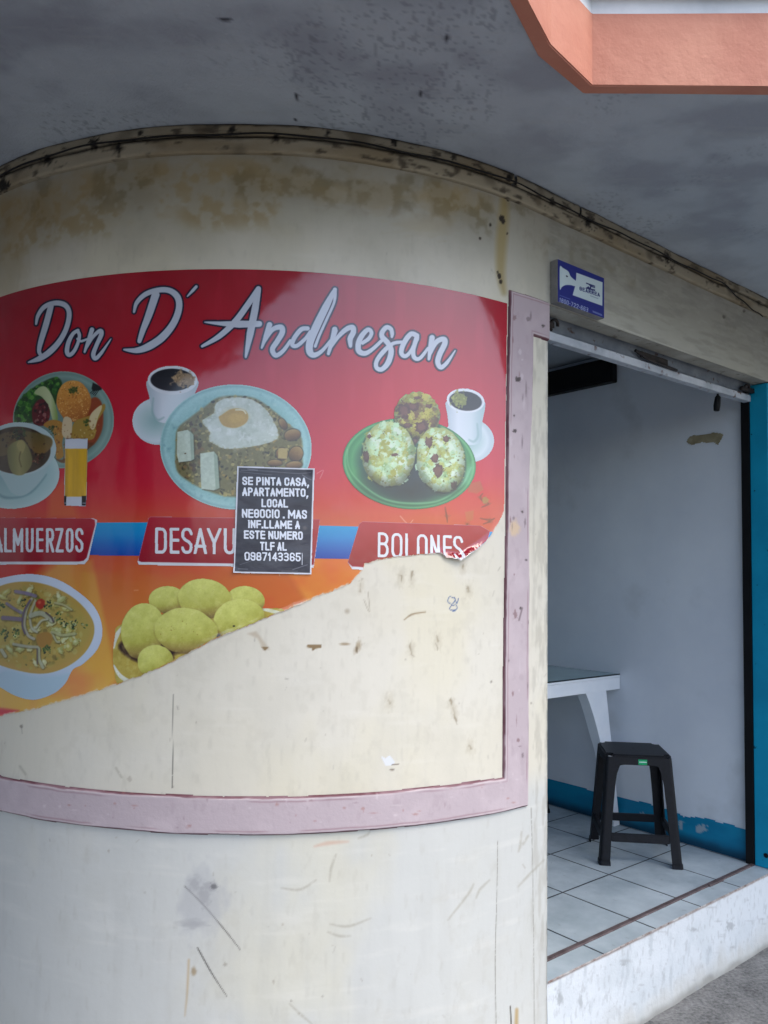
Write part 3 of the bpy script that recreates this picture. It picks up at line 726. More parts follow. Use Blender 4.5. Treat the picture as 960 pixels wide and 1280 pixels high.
# reveals of the door
bm = bmesh.new(); fbox(bm, -.10, -.002, .012, .15, FLOOR - .02, LINTEL); obj('door_jamb', bm, M_BLUE, bld)
bm = bmesh.new(); fbox(bm, -.10, 1.62, .004, .075, LINTEL + .0005, SOFFIT - .01); obj('lintel', bm, mottled('lintel_plaster', (150, 148, 138), (176, 174, 164), 8, .8, ((60, .3, .004),), .2, 6, (110, 106, 96), scale3=20), bld)
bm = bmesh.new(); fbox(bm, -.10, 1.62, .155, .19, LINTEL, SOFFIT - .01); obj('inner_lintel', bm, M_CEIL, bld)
PS = 1.592
bm = bmesh.new(); fbox(bm, PS, PS + .5, .003, .088, .31, LINTEL - .003); bevel(bm, .004, 2)
pil = obj('blue_pillar', bm, M_BLUE, bld)
bm = bmesh.new(); fbox(bm, PS + .012, 6, -.004, .002, .31, SOFFIT - .002); obj('front_wall', bm, M_CYAN, bld)
bm = bmesh.new()
for k in range(2): pass
c0 = fp(PS - .002, .035, FLOOR + .06); r_ = .011
ring = [bm.verts.new(c0 + Vector((TAN[0], TAN[1], 0)) * -.002 + r_ * (math.cos(k * .628) * Vector((-NRM[0], -NRM[1], 0)) + math.sin(k * .628) * Vector((0, 0, 1)))) for k in range(10)]
bm.faces.new(ring); obj('bolt_hole', bm, M_BLACK, bld)

# step and floor
sa = np.arange(0, 3.2, .0036); sz = np.arange(-.004, FLOOR - .001, .0036)
SA, SZ = np.meshgrid(sa, sz, indexing='ij')
q = TP + (SA[..., None] + S0) * TAN
Ps = np.concatenate([q - (-.0) * NRM, SZ[..., None]], -1)
Ps[..., :2] += NRM * (.004 * (fbm(SA * 6, SZ * 6, 81, 3) - .5) + .012 * sstep(.08, 0, SZ) * fbm(SA * 8, SZ * 8, 82, 3))[..., None]
xs, ys = px_of(Ps); sc_ = Canvas(xs, ys, (204, 210, 214))
g1 = fbm(SA * 9, SZ * 9, 83, 5).ravel(); g2 = fbm(SA * 30, SZ * 12, 84, 5).ravel(); szr = SZ.ravel()
sc_.mix(allp, sstep(.5, .75, g1) * .4, (184, 192, 196)); sc_.mix(allp, sstep(.56, .8, g2) * .4, (160, 168, 172)); g3 = fbm(SA * 80, SZ * 40, 86, 4).ravel(); sc_.mix(allp, sstep(.6, .75, g3) * .4, (168, 172, 174)); sc_.mix(allp, sstep(.13, .03, szr + .12 * (g1 - .5)) * .35, (170, 170, 164))
sc_.mix(allp, sstep(.035, .0, szr + .05 * (g1 - .5)) * .85, (128, 128, 124)); sc_.mix(allp, sstep(.09, .02, szr + .1 * (g2 - .45)) * .4, (166, 166, 160))
sc_.mix(allp, sstep(FLOOR - .012, FLOOR - .004, szr + .008 * (g1 - .5)) * .8, (134, 116, 108))
for cx, cy, rx, ry in ((913, 1157, 4, 5), (916, 1184, 3, 1.2), (867, 1162, 4, 2), (830, 1220, 1, 5), (700, 1248, 3, 8), (726, 1252, 2, 9), (780, 1205, 3, 2), (690, 1222, 5, 3), (872, 1236, 2, 3)):
    sc_.ell(cx, cy, rx, ry, (150, 154, 156), soft=2.2, wob=.9, seed=int(cx), a=.6)
for k in range(90): sc_.ell(rng.uniform(686, 960), rng.uniform(1090, 1280), rng.gamma(1.5, .7) + .3, rng.gamma(1.2, .5) + .2, (158, 162, 164), soft=1.6, wob=.5, seed=k, a=.6)
sheet('step', Ps, np.ones((len(sa) - 1, len(sz) - 1), bool), sc_.out(), M_STEP, bld)
fl = bpy.data.objects.new('floor', None); bpy.data.objects.remove(fl)
bm = bmesh.new(); cbox(bm, .001, 1.66, .001, .19, FLOOR - .03, FLOOR); cbox(bm, -.6, 1.66, .19, 3.5, FLOOR - .03, FLOOR); bmesh.ops.remove_doubles(bm, verts=bm.verts[:], dist=.0005)
flo = obj('floor', bm, M_TILE, None); flo.location = fp(0, 0, 0); flo.rotation_euler = (0, 0, TH); tag(flo, kind='structure')
bm = bmesh.new(); fbox(bm, .002, PS, -.0035, .0005, FLOOR - .004, FLOOR + .0035); bevel(bm, .002, 1)
obj('step_edge', bm, mottled('worn_step_edge', (122, 100, 92), (176, 176, 174), 22, .7, ((60, .3, .003),), .3, 6, (96, 74, 68), scale3=30), bld)

# room behind the door
IW = 1.622
bm = bmesh.new(); fbox(bm, IW, IW + .1, .13, 3.5, FLOOR, 3.0)
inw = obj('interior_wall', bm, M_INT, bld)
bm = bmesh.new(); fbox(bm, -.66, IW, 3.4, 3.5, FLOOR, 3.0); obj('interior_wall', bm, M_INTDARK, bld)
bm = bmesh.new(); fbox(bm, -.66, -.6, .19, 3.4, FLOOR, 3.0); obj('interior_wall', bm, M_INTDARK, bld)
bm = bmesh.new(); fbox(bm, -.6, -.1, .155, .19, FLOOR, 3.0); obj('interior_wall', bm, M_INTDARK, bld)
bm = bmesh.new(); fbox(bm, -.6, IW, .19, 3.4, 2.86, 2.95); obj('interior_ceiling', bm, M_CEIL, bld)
# blue skirting with a torn upper edge
ka = np.arange(.13, 3.4, .008); kz = np.arange(FLOOR, FLOOR + .19, .006)
KA, KZ = np.meshgrid(ka, kz, indexing='ij')
qk = TP + (IW - .004 + S0) * TAN - KA[..., None] * NRM
Pk = np.concatenate([qk, KZ[..., None]], -1); xk, yk = px_of(Pk)
top = FLOOR + .145 + .012 * (fbm(KA * 9, KZ * 0, 91, 4) - .5) + .022 * np.exp(-((KA - .45) / .05) ** 2) * (fbm(KA * 40, KZ * 30, 92, 3) - .9)
kc = np.empty(KA.shape + (3,)); kc[:] = (8, 126, 164)
al = sstep(.4, .7, fbm(KA * 6, KZ * 14, 93, 4))[..., None]; kc = kc * (1 - al * .5) + np.array((18, 150, 186)) * al * .5
al = (sstep(.06, .0, KZ - FLOOR + .03 * (fbm(KA * 8, KZ * 8, 94, 4) - .5)) * .75)[..., None]; kc = kc * (1 - al) + np.array((12, 44, 66)) * al
kk = Canvas(xk, yk, kc.reshape(-1, 3))
for cx, cy, rx, ry in ((876, 1036, 6, 5), (851, 1033, 2, 5), (851, 1028, 3, 2), (803, 1020, 3, 4)): kk.ell(cx, cy, rx, ry, (168, 176, 184), soft=1, wob=.7, seed=int(cx), a=.9)
sheet('skirting', Pk, cells(KZ) < cells(top), kk.out(), painted('skirting_paint', .5, ((40, .2, .004),), .35), bld)
# peeling patches on the interior wall
def int_patch(name, pts, c, m_off=.003, step=.004, soft=1.0):
    p = np.asarray(pts, float)
    d = fw * FOC + rt * (p[:, 0] - 480)[:, None] + up * (640 - (p[:, 1] - SHIFT))[:, None]
    sp = (TP + S0 * TAN) @ TAN + IW - m_off
    t = sp / (d[:, :2] @ TAN); W = d * t[:, None]
    dd = -(W[:, :2] - TP) @ NRM; zz = W[:, 2] + EYE
    g = np.arange(dd.min() - .02, dd.max() + .02, step); h = np.arange(zz.min() - .02, zz.max() + .02, step)
    G, H = np.meshgrid(g, h, indexing='ij')
    dist = poly_sd(G.ravel(), H.ravel(), np.stack([dd, zz], 1)).reshape(G.shape) + .008 * (fbm(G * 60, H * 60, 97, 3) - .5)
    q = TP + (IW - m_off + S0) * TAN - G[..., None] * NRM
    cc = np.empty(G.shape + (3,)); cc[:] = c; cc += ((fbm(G * 40, H * 40, 98, 3) - .5) * 50)[..., None]
    return sheet(name, np.concatenate([q, H[..., None]], -1), cells(dist) < 0, cc, M_WALL, bld)
int_patch('bare_plaster_patch', [(857, 553), (862, 546), (868, 544), (886, 543), (891, 541), (900, 541), (904, 543), (901, 551), (897, 556), (893, 553), (884, 554), (876, 553), (866, 556)], (150, 140, 112))
int_patch('flaked_paint_patch', [(866, 1030), (872, 1022), (880, 1026), (884, 1034), (876, 1040), (870, 1036)], (178, 176, 170))

# ------------------------------------------------------------------ roller shutter
sh = thing('roller_shutter', 'rolled up white rusty roller shutter under the door lintel with black side channel', 'shutter', tuple(fp(0, .1, LINTEL)), TH)
bm = bmesh.new()
prof = [(.078, 2.60), (.082, 2.57), (.078, 2.545), (.084, 2.52), (.082, 2.496), (.086, 2.487)]
rows = [[bm.verts.new(fp(s, d, z_)) for d, z_ in prof] for s in np.linspace(.0, PS - .01, 30)]
for r0, r1 in zip(rows[:-1], rows[1:]):
    for k in range(len(prof) - 1): bm.faces.new((r0[k], r1[k], r1[k + 1], r0[k + 1]))
bmesh.ops.solidify(bm, geom=bm.faces[:], thickness=.004)
obj('slat', bm, M_SHUTTER, sh, True)
bm = bmesh.new(); fbox(bm, .0, PS - .012, .074, .11, 2.455, 2.486); bevel(bm, .003, 2)
obj('bottom_bar', bm, M_BAR, sh)
bm = bmesh.new(); fbox(bm, PS - .004, IW + .02, .0885, .128, FLOOR + .001, LINTEL - .06)
obj('guide_channel', bm, M_BLACK, sh)
bm = bmesh.new(); fbox(bm, -.03, .0, .086, .128, FLOOR + .001, LINTEL - .06)
obj('guide_channel', bm, M_BLACK, sh)
def hook(s, z_, mirror=1):
    bm = bmesh.new(); pts = []
    for k in range(10):
        t = k / 9 * 4.4
        pts.append(fp(s + mirror * .02 * math.cos(t), .066 - .006 * math.sin(t), z_ + .018 * math.sin(t)))
    tube(bm, pts, .006, 6); fbox(bm, s - mirror * .035 - .006, s - mirror * .035 + .03, .060, .078, z_ - .012, z_ + .008)
    obj('hook', bm, M_DARKMETAL, sh, True)
hook(.115, 2.507); hook(PS - .07, 2.507, -1)
bm = bmesh.new(); fbox(bm, PS - .12, PS - .03, .060, .075, 2.492, 2.512); bevel(bm, .004, 2); obj('end_bracket', bm, M_DARKMETAL, sh)
bm = bmesh.new(); fbox(bm, .66, .86, .069, .077, 2.497, 2.522); bevel(bm, .003, 1)
tube(bm, [fp(.62, .068, 2.515), fp(.70, .064, 2.495), fp(.80, .064, 2.49), fp(.92, .067, 2.487)], .006)
obj('lock_plate', bm, M_DARKMETAL, sh)
bm = bmesh.new(); tube(bm, [fp(1.31, .095, 2.455), fp(1.312, .095, 2.44), fp(1.306, .097, 2.40), fp(1.302, .097, 2.378)], [.006, .013, .015, .013], 8); obj('hanging_lock', bm, M_BLACK, sh, True)
# floor rail
bm = bmesh.new(); fbox(bm, .0, PS + .02, .088, .108, FLOOR - .002, FLOOR + .006); bevel(bm, .002, 1)
fbox(bm, 1.18, 1.30, .082, .094, FLOOR + .001, FLOOR + .010)
obj('floor_rail', bm, M_RAIL, sh)

# ------------------------------------------------------------------ security sign on the lintel
def facade_sheet(name, corners, doff, step, fn, keepfn, m, parent):
    s0, s1, z0, z1 = corners
    s = np.arange(s0, s1 + step * .5, step); h = np.arange(z0, z1 + step * .5, step)
    S, H = np.meshgrid(s, h, indexing='ij')
    q = TP + (S[..., None] + S0) * TAN - doff * NRM
    P = np.concatenate([q, H[..., None]], -1); x, y = px_of(P)
    k = keepfn(x, y) if keepfn else np.ones((len(s) - 1, len(h) - 1), bool)
    return sheet(name, P, k, fn(x, y), m, parent)
SG0, SG1, SGB, SGT, SGD = .012, .274, 2.542, 2.689, -.031
sg = thing('alarm_sign', 'small blue and white alarm company sign with a bird head above the shop door', 'sign', tuple(fp((SG0 + SG1) / 2, -.001, SGB)), TH)
bm = bmesh.new(); fbox(bm, SG0, SG1, SGD + .001, -.002, SGB, SGT); bevel(bm, .001, 1); obj('backing_box', bm, M_GREYMETAL, sg)
def zx_(x): return (x - 690) * 12.8
def zy_(y): return (y - 315) * 12.8
def paint_sign(x, y):
    c = Canvas(zx_(x), zy_(y), (24, 34, 118))
    W = (186, 202, 206)
    c.poly([(390, 330), (810, 485), (805, 862), (330, 690), (372, 540), (378, 470), (386, 420)], W, 8)
    c.blob([(128, 230), (175, 255), (260, 310), (300, 390), (378, 460), (390, 480), (372, 545), (300, 530), (220, 530), (160, 560), (128, 600), (122, 420)], W, 8)
    c.ell(238, 388, 18, 12, (20, 28, 60), ang=.6, soft=6)
    N = (22, 30, 96)
    c.poly([(545, 488), (690, 540), (690, 558), (545, 506)], N, 6); c.poly([(585, 520), (690, 565), (690, 580), (610, 550)], N, 6)
    c.poly([(530, 580), (585, 548), (600, 570), (640, 590), (690, 600), (690, 625), (600, 600)], N, 6)
    c.poly([(620, 520), (640, 528), (620, 590), (600, 582)], N, 6)
    # lettering under the emblem and the number, running down to the right as the sign does
    xs_ = [440, 488, 536, 584, 632, 680, 728]
    d = text_sd(c.x, c.y, [], 10)
    for k, ch in enumerate('GEARREA'):
        x0 = xs_[k]; sl = .33 * (x0 - 440)
        d = np.minimum(d, glyph_sd(c.x, c.y - .33 * (c.x - x0 - 20), ch, x0, x0 + 38, 618 + sl, 556 + sl, 12))
    c.mix(allp, np.clip(-d / 6 + .5, 0, 1), N)
    c.stroke([(615, 700), (735, 745)], 14, (120, 140, 160), soft=8, a=.7)
    d = np.full(c.x.shape, 1e9); x0 = 118
    for ch in '1800-722-663':
        w = 24 if ch in '1-' else 40; sl = .36 * (x0 - 118)
        d = np.minimum(d, glyph_sd(c.x - .10 * (800 + sl - c.y), c.y - .36 * (c.x - x0 - 20), ch, x0, x0 + w - 6, 806 + sl, 734 + sl, 8.5)); x0 += w + 3
    c.mix(allp, np.clip(-d / 6 + .5, 0, 1), (170, 182, 205))
    for k in range(9): c.stroke([(655 + 17 * k, 940 + 7 * k), (662 + 17 * k, 965 + 7 * k)], 9, (150, 164, 200), soft=6, a=.8, curve=False)
    for k in range(10): c.stroke([(125 + 17 * k, 690 + 6.5 * k), (133 + 17 * k, 698 + 6.5 * k)], 9, (100, 116, 170), soft=6, a=.8, curve=False)
    return c.out()
facade_sheet('sign_face', (SG0 + .001, SG1 - .001, SGB + .001, SGT - .001), SGD - .0008, .0009, paint_sign, None, M_SIGN, sg)

# ------------------------------------------------------------------ cable along the cornice
bm = bmesh.new(); pts = []
for k in range(170):
    a_ = -1.28 + k * (3.85 / 169); zc = 2.886 + .003 * math.sin(a_ * 9) + .002 * math.sin(a_ * 23)
    if a_ > 2.2: zc -= .085 * min(1, (a_ - 2.2) / .5) ** .8; zc += .004 * math.sin(a_ * 40)
    pts.append(Vector(surf(np.array(a_), np.array(zc), .024)))
tube(bm, pts, .0027, 6)
cab = obj('cable', bm, M_CABLE, None, True); tag(cab, 'thin black cable running along the cornice under the soffit', 'cable')

# ------------------------------------------------------------------ torn food banner
ban = thing('food_banner', 'torn red and orange food menu banner glued to the curved cream wall', 'banner', tuple(surf(np.array(-.05), np.array(1.5))), 0)
TEAR = np.array([(-260, 975), (-120, 930), (0, 895), (45, 886), (95, 872), (150, 855), (192, 839), (230, 820), (270, 798), (320, 778), (352, 765), (400, 745), (437, 730), (455, 711), (454, 705), (470, 701), (500, 696), (530, 693), (551, 692), (556, 697), (563, 698), (572, 700), (580, 695), (592, 688), (606, 677), (613, 670), (622, 655), (629, 641)], float)
def banner_d(A, Z, x, y):
    yt = np.interp(x, TEAR[:, 0], TEAR[:, 1]) + 1.6 * (fbm(x * .12, y * .02, 101, 4) - .5) * 2 + 1.5 * (fbm(x * .55, y * .3, 108, 3) - .5)
    aR = np.interp(Z, [1.8, 2.49], [.860, .871]) + .002 * (fbm(Z * 12, Z * 0, 102, 3) - .5)
    zt = 2.4965 + .002 * (fbm(A * 3, A * 0, 103, 3) - .5)
    return np.maximum(np.maximum((y - yt) * .0023, A - aR), np.maximum(Z - zt, -1.12 - A)), (y - yt)
def banner_off(A, Z, x, y):
    d, dy = banner_d(A, Z, x, y)
    lift = .0013 + .0014 * sstep(-6, 0, dy) * sstep(.45, .7, fbm(x * .03, y * .03, 104, 3)) + .016 * sstep(-9, 1, dy) * np.exp(-((x - 575) / 22) ** 2)
    wr = .0010 * (fbm(A * 14, Z * 10, 105, 3) - .5)
    return np.maximum(lift + wr, .0012)
a = np.arange(-1.13, .89, .0023); z = np.arange(1.10, 2.505, .0023)
A, Z = np.meshgrid(a, z, indexing='ij'); X, Y = px_of(surf(A, Z))
dB, dyB = banner_d(A, Z, X, Y)
cv = Canvas(X, Y, (176, 8, 34)); x, y = cv.x, cv.y
def ramp(t, stops):
    ts = [s[0] for s in stops]; return np.stack([np.interp(t, ts, [s[1][k] for s in stops]) for k in range(3)], -1)
yy = y + .03 * (x - 300)
cv.c = ramp(yy, [(330, (170, 2, 40)), (470, (198, 6, 50)), (560, (206, 10, 62)), (600, (208, 28, 62)), (628, (212, 62, 58)), (655, (210, 98, 62)), (720, (210, 118, 62)), (800, (216, 144, 66)), (900, (222, 156, 70))])
cv.poly([(60, 618), (84, 590), (99, 648), (60, 648)], (224, 120, 66), 10, a=.7)
cv.poly([(56, 700), (116, 700), (128, 760), (146, 850), (120, 870), (-10, 900), (-10, 800)], lambda x, y: ramp(y, [(700, (218, 156, 74)), (860, (226, 184, 84))]), 6, a=.9)
cv.poly([(-60, 690), (70, 700), (30, 730), (-60, 740)], (204, 40, 42), 18, a=.85)
cv.poly([(352, 700), (385, 755), (350, 790), (455, 730), (470, 690)], (232, 158, 70), 8, a=.75)
cv.poly([(300, 715), (345, 715), (388, 757), (330, 790), (300, 770)], (214, 116, 54), 10, a=.6)
cv.poly([(-40, 880), (24, 888), (0, 896), (-120, 930)], (210, 44, 76), 4, a=.9)
cv.mix(allp, sstep(.5, .8, fbm(x * .012, y * .02, 111, 4)) * .18, (214, 30, 60))
cv.mix(allp, sstep(.55, .8, fbm(x * .05, y * .012, 112, 4)) * .16, (230, 120, 100))
# torn-off flakes and holes showing the backing
for p, c_ in (([(583, 605), (600, 601), (604, 612), (596, 617), (585, 615)], (188, 104, 62)), ([(581, 640), (592, 638), (591, 650), (583, 652)], (196, 110, 60))): cv.poly(p, c_, 2, a=.8)
for p in ([(603, 617), (600, 622), (606, 630)], [(602, 634), (610, 630), (606, 626)], [(556, 634), (558, 645), (559, 653)], [(600, 648), (612, 650), (618, 648)], [(604, 655), (612, 652)], [(581, 660), (584, 655)]):
    cv.stroke(p, [.8, 1.9, .6], (92, 56, 36), soft=1.3, a=.75, rough=.36, seed=int(p[0][1])); cv.ell(p[1][0], p[1][1], 3, 2, (150, 84, 56), soft=2, a=.5, wob=.8, seed=int(p[0][0]))
cv.ell(606, 625, 4, 4, (178, 130, 74), soft=1.5, wob=.5)
cv.ell(602, 668, 6, 5, (112, 40, 44), soft=3, a=.7, wob=.5)
for p in ([(356, 715), (372, 718)], [(345, 705), (350, 720)], [(500, 645), (510, 655), (516, 650)], [(168, 738), (173, 738)], [(396, 592), (404, 588), (400, 598)], [(440, 690), (450, 694)]):
    cv.stroke(p, .8, (240, 200, 180), soft=.8, a=.7)
# paper core along the tear
dyf = dyB.ravel()
cv.mix(allp, sstep(-3.0, -.6, dyf + 2.6 * (fbm(x * .3, y * .3, 115, 3) - .5)) * .85 * sstep(.25, .5, fbm(x * .08, y * .02, 114, 3)), (230, 224, 214))
cv.mix(allp, sstep(-2.6, -.8, dyf) * sstep(556, 562, x) * sstep(612, 604, x), (226, 226, 228))
sheet('vinyl_sheet', surf(A, Z, banner_off(A, Z, X, Y)), cells(dB) < 0, cv.out(), M_VINYL, ban)

def piece(name, x0, x1, y0, y1, step, lift, sdf, paint, parent=ban, m=M_VINYL):
    """a printed piece on the banner: sdf(x,y)<0 inside the outline, clipped by the tear"""
    P, x, y = wall_patch(x0, x1, y0, y1, step, lambda A, Z, X, Y: banner_off(A, Z, X, Y) + lift)
    ca, cz = az_of(np.array([x0]), np.array([y0]))
    # clip against the torn outline
    yt = np.interp(x, TEAR[:, 0], TEAR[:, 1]) + 1.6 * (fbm(x * .12, y * .02, 101, 4) - .5) * 2 + 1.5 * (fbm(x * .55, y * .3, 108, 3) - .5)
    d = np.maximum(sdf(x, y), y - yt + .9)
    return sheet(name, P, cells(d) < 0, paint(x, y), m, parent)
def plain(c):
    return lambda x, y: np.broadcast_to(np.array(c, float), x.shape + (3,)).copy()

# blue ribbon and the red labels with their words
RIB = [[(108, 653), (186, 653), (178, 694.5), (108, 694)], [(386, 657), (450, 658.5), (440, 699), (386, 698)], [(600, 664), (618, 665), (618, 676), (600, 690)]]
for bx, p_ in zip(((100, 192, 645, 700), (380, 456, 650, 705), (594, 622, 655, 695)), RIB):
    piece('blue_ribbon', *bx, .0016, .0004, lambda x, y, p_=p_: poly_sd(x.ravel(), y.ravel(), np.array(p_, float)).reshape(x.shape),
          lambda x, y: ramp((y - .008 * (x - 110)), [(652, (0, 164, 212)), (668, (0, 146, 206)), (694, (10, 84, 176))]))
LAB = [([(-160, 646), (114, 648), (119, 650), (119.5, 656), (109, 697), (105, 701), (99, 702), (-160, 702)], [(-160, 646), (117, 648), (122, 650), (121, 656), (111, 700), (106, 705.5), (-160, 706)], (-170, 125, 640, 712)),
       ([(186, 648), (189, 646), (400, 649), (392, 706), (177, 702.5), (173.5, 701), (174, 697)], [(186, 648), (189, 646), (400, 649), (392, 710), (174, 706), (172.5, 702), (174, 697)], (165, 402, 640, 715)),
       ([(449, 655), (453, 652), (600, 657), (612, 664), (600, 700), (560, 716), (440, 708), (434.5, 703)], [(449, 655), (453, 652), (600, 657), (612, 664), (600, 700), (560, 720), (440, 711.5), (434.5, 703)], (428, 618, 645, 720))]
labs = []
for k, (pp, pw, bx) in enumerate(LAB):
    def sdl(x, y, pw=pw): return poly_sd(x.ravel(), y.ravel(), np.array(pw, float)).reshape(x.shape)
    def pl(x, y, pp=pp):
        c = Canvas(x, y, (224, 226, 230)); c.poly(pp, lambda x, y: ramp(y, [(648, (184, 24, 58)), (704, (160, 16, 48))]), 1.0)
        c.mix(allp, sstep(.5, .8, fbm(x.ravel() * .04, y.ravel() * .06, 120, 4)) * .12, (210, 80, 100))
        return c.out()
    labs.append(piece('category_label', *bx, .0016, .0008, sdl, pl))
def word(items, t, parent, sl=0.0, x0=0, box_=None, c=(228, 230, 236), step=.0011, lift=.0012):
    def sdw(x, y): return text_sd(x.ravel(), (y - sl * (x - x0)).ravel(), items, t).reshape(x.shape)
    return piece('lettering', *box_, step, lift, sdw, plain(c), parent)
word([('A', -10, 4.6, 690.4, 660.6)] + [(ch, u, v, 690.4, 660.2) for ch, u, v in (('L', 6, 15.5), ('M', 17, 30), ('U', 33, 43), ('E', 46, 55), ('R', 58.3, 68.5), ('Z', 70, 80.3), ('O', 83, 92.6), ('S', 94.7, 105))], 3.3, labs[0], 0, 0, (-14, 110, 655, 696))
word([(ch, u, v, 692.0, 659.6) for ch, u, v in (('D', 194.3, 209), ('E', 212.5, 224.5), ('S', 227, 241), ('A', 242.5, 259), ('Y', 259, 277), ('U', 280, 294.5), ('N', 298, 312), ('O', 316, 330), ('S', 333, 347))], 3.6, labs[1], .008, 200, (190, 352, 652, 700))
word([(ch, u, v, 696.6, 665.8) for ch, u, v in (('B', 472, 485.6), ('O', 489, 502.6), ('L', 506.2, 517.4), ('O', 520.6, 534), ('N', 537.2, 549), ('E', 553, 564), ('S', 565.8, 578.2))], 3.2, labs[2], .045, 480, (466, 584, 658, 708))

# brush-script heading, traced stroke by stroke
def tr(ox, oy, k, pts): return [(ox + px / k, oy + py / k) for px, py in pts]
STROKES = []
def brush(z, pts, ws):
    ox, oy, k = {1: (30, 340, 4.174), 2: (240, 340, 5.053), 3: (400, 360, 5.053)}[z]
    p, w = smooth_path(tr(ox, oy, k, pts), [q / k for q in ws], 8); STROKES.append((p, w))
brush(1, [(66, 272), (76, 228), (108, 184), (158, 164), (205, 168), (232, 192), (238, 235), (222, 300), (188, 362), (140, 415), (85, 452), (26, 472)], [12, 20, 24, 26, 28, 26, 26, 26, 28, 32, 30, 7])
brush(1, [(143, 180), (116, 280), (92, 360), (82, 412), (92, 436)], [30, 32, 28, 22, 18])
brush(1, [(284, 306), (258, 324), (235, 368), (227, 416), (240, 434), (264, 414), (284, 372), (292, 332), (282, 308)], [18, 20, 24, 24, 22, 20, 18, 18, 20])
brush(1, [(282, 350), (300, 362), (330, 352)], [14, 14, 12])
brush(1, [(357, 302), (342, 350), (330, 385), (319, 418)], [24, 22, 18, 12])
brush(1, [(328, 398), (362, 340), (398, 308), (406, 326), (382, 380), (364, 430), (376, 452), (408, 420), (456, 350)], [12, 18, 22, 24, 22, 24, 22, 18, 5])
brush(1, [(576, 210), (590, 162), (635, 118), (700, 96), (760, 98), (802, 132), (810, 190), (782, 268), (725, 340), (655, 388), (590, 410), (524, 406)], [12, 22, 26, 28, 30, 34, 34, 36, 40, 40, 30, 9])
brush(1, [(688, 120), (655, 220), (622, 305), (604, 362)], [42, 38, 30, 22])
brush(1, [(900, 78), (880, 100), (854, 128)], [16, 16, 7])
brush(2, [(420, 108), (350, 212), (272, 316), (172, 408), (66, 470)], [34, 38, 40, 34, 18])
brush(2, [(420, 108), (398, 240), (368, 390), (340, 538)], [34, 46, 46, 14])
brush(2, [(82, 318), (200, 328), (300, 331), (425, 329)], [8, 30, 46, 38])
brush(2, [(490, 335), (466, 410), (441, 480)], [36, 30, 14])
brush(2, [(458, 440), (508, 366), (562, 350), (570, 384), (538, 440), (508, 490), (530, 528), (575, 500), (622, 436)], [20, 30, 36, 36, 34, 34, 30, 26, 22])
brush(2, [(730, 358), (690, 364), (645, 420), (634, 462), (665, 466), (718, 420), (748, 380)], [28, 30, 30, 28, 26, 24, 26])
brush(2, [(898, 118), (846, 220), (780, 356), (744, 450), (744, 506), (772, 526), (822, 498), (884, 424)], [24, 46, 52, 48, 44, 34, 24, 20])
brush(2, [(902, 112), (898, 190), (850, 300), (805, 400), (778, 470)], [26, 18, 18, 18, 20])
brush(2, [(905, 372), (882, 450), (862, 520)], [30, 26, 16])
brush(3, [(92, 262), (76, 330), (50, 416)], [34, 30, 16])
brush(3, [(58, 390), (112, 312), (165, 262), (204, 250), (210, 280), (190, 322), (192, 368)], [18, 26, 32, 34, 36, 36, 22])
brush(3, [(268, 348), (308, 320), (324, 284), (302, 264), (264, 302), (242, 350), (244, 398), (282, 414), (330, 388), (390, 332)], [24, 26, 26, 28, 34, 36, 36, 32, 24, 22])
brush(3, [(452, 312), (454, 290), (446, 260), (418, 250), (392, 280), (392, 310), (428, 350), (448, 400), (430, 470), (390, 514), (356, 504), (358, 460), (402, 400), (460, 352), (522, 342)], [14, 26, 28, 30, 32, 34, 34, 36, 36, 30, 28, 28, 30, 24, 20])
brush(3, [(610, 302), (572, 292), (528, 350), (512, 408), (536, 432), (572, 400), (612, 322)], [32, 32, 34, 30, 26, 24, 26])
brush(3, [(610, 312), (588, 390), (594, 440), (630, 444), (682, 380)], [32, 28, 28, 24, 18])
brush(3, [(706, 315), (696, 380), (686, 450)], [36, 32, 18])
brush(3, [(690, 425), (730, 345), (778, 324), (786, 352), (754, 420), (742, 470), (762, 502), (802, 470), (852, 396)], [20, 32, 34, 36, 36, 34, 30, 24, 8])
def script_sd(x, y):
    xr, yr = x.ravel(), y.ravel(); d = np.full(xr.shape, 1e9)
    for p, w in STROKES:
        m = w.max() + 6
        i = np.nonzero((xr > p[:, 0].min() - m) & (xr < p[:, 0].max() + m) & (yr > p[:, 1].min() - m) & (yr < p[:, 1].max() + m))[0]
        if len(i): d[i] = np.minimum(d[i], path_sd(xr[i], yr[i], p, w))
    return d.reshape(x.shape)
def paint_script(x, y):
    d = script_sd(x, y); c = Canvas(x, y, (34, 26, 62)); c.mix(allp, np.clip(-d.ravel() / .7 + .4, 0, 1), (206, 212, 224)); return c.out()
piece('heading_lettering', 28, 580, 345, 472, .0012, .0008, lambda x, y: script_sd(x, y) - 2.1, paint_script)

# ---- printed dishes
def tone(c, i, f): c.c[i] *= f
def grain(c, i, sc, amp, seed, oct=3):
    c.c[i] += ((fbm(c.x[i] * sc, c.y[i] * sc, seed, oct) - .5) * 2 * amp)[:, None]
def inside(c, pts): return np.nonzero(poly_sd(c.x, c.y, np.asarray(pts, float)) < 0)[0]
def blobs(c, n, reg, r, cols, seed, soft=.6, asp=(.5, 1), a=(.6, 1), wob=.3):
    """n random crumbs inside polygon reg"""
    g = np.random.default_rng(seed); p = np.asarray(reg, float); k = 0; tries = 0
    while k < n and tries < n * 30:
        tries += 1
        u = g.uniform(p[:, 0].min(), p[:, 0].max()); v = g.uniform(p[:, 1].min(), p[:, 1].max())
        if poly_sd(np.array([u]), np.array([v]), p)[0] > 0: continue
        q = g.uniform(*r); c.ell(u, v, q, q * g.uniform(*asp), cols[g.integers(len(cols))], ang=g.uniform(0, 3.14), soft=soft, a=g.uniform(*a), wob=wob, seed=int(g.integers(999))); k += 1
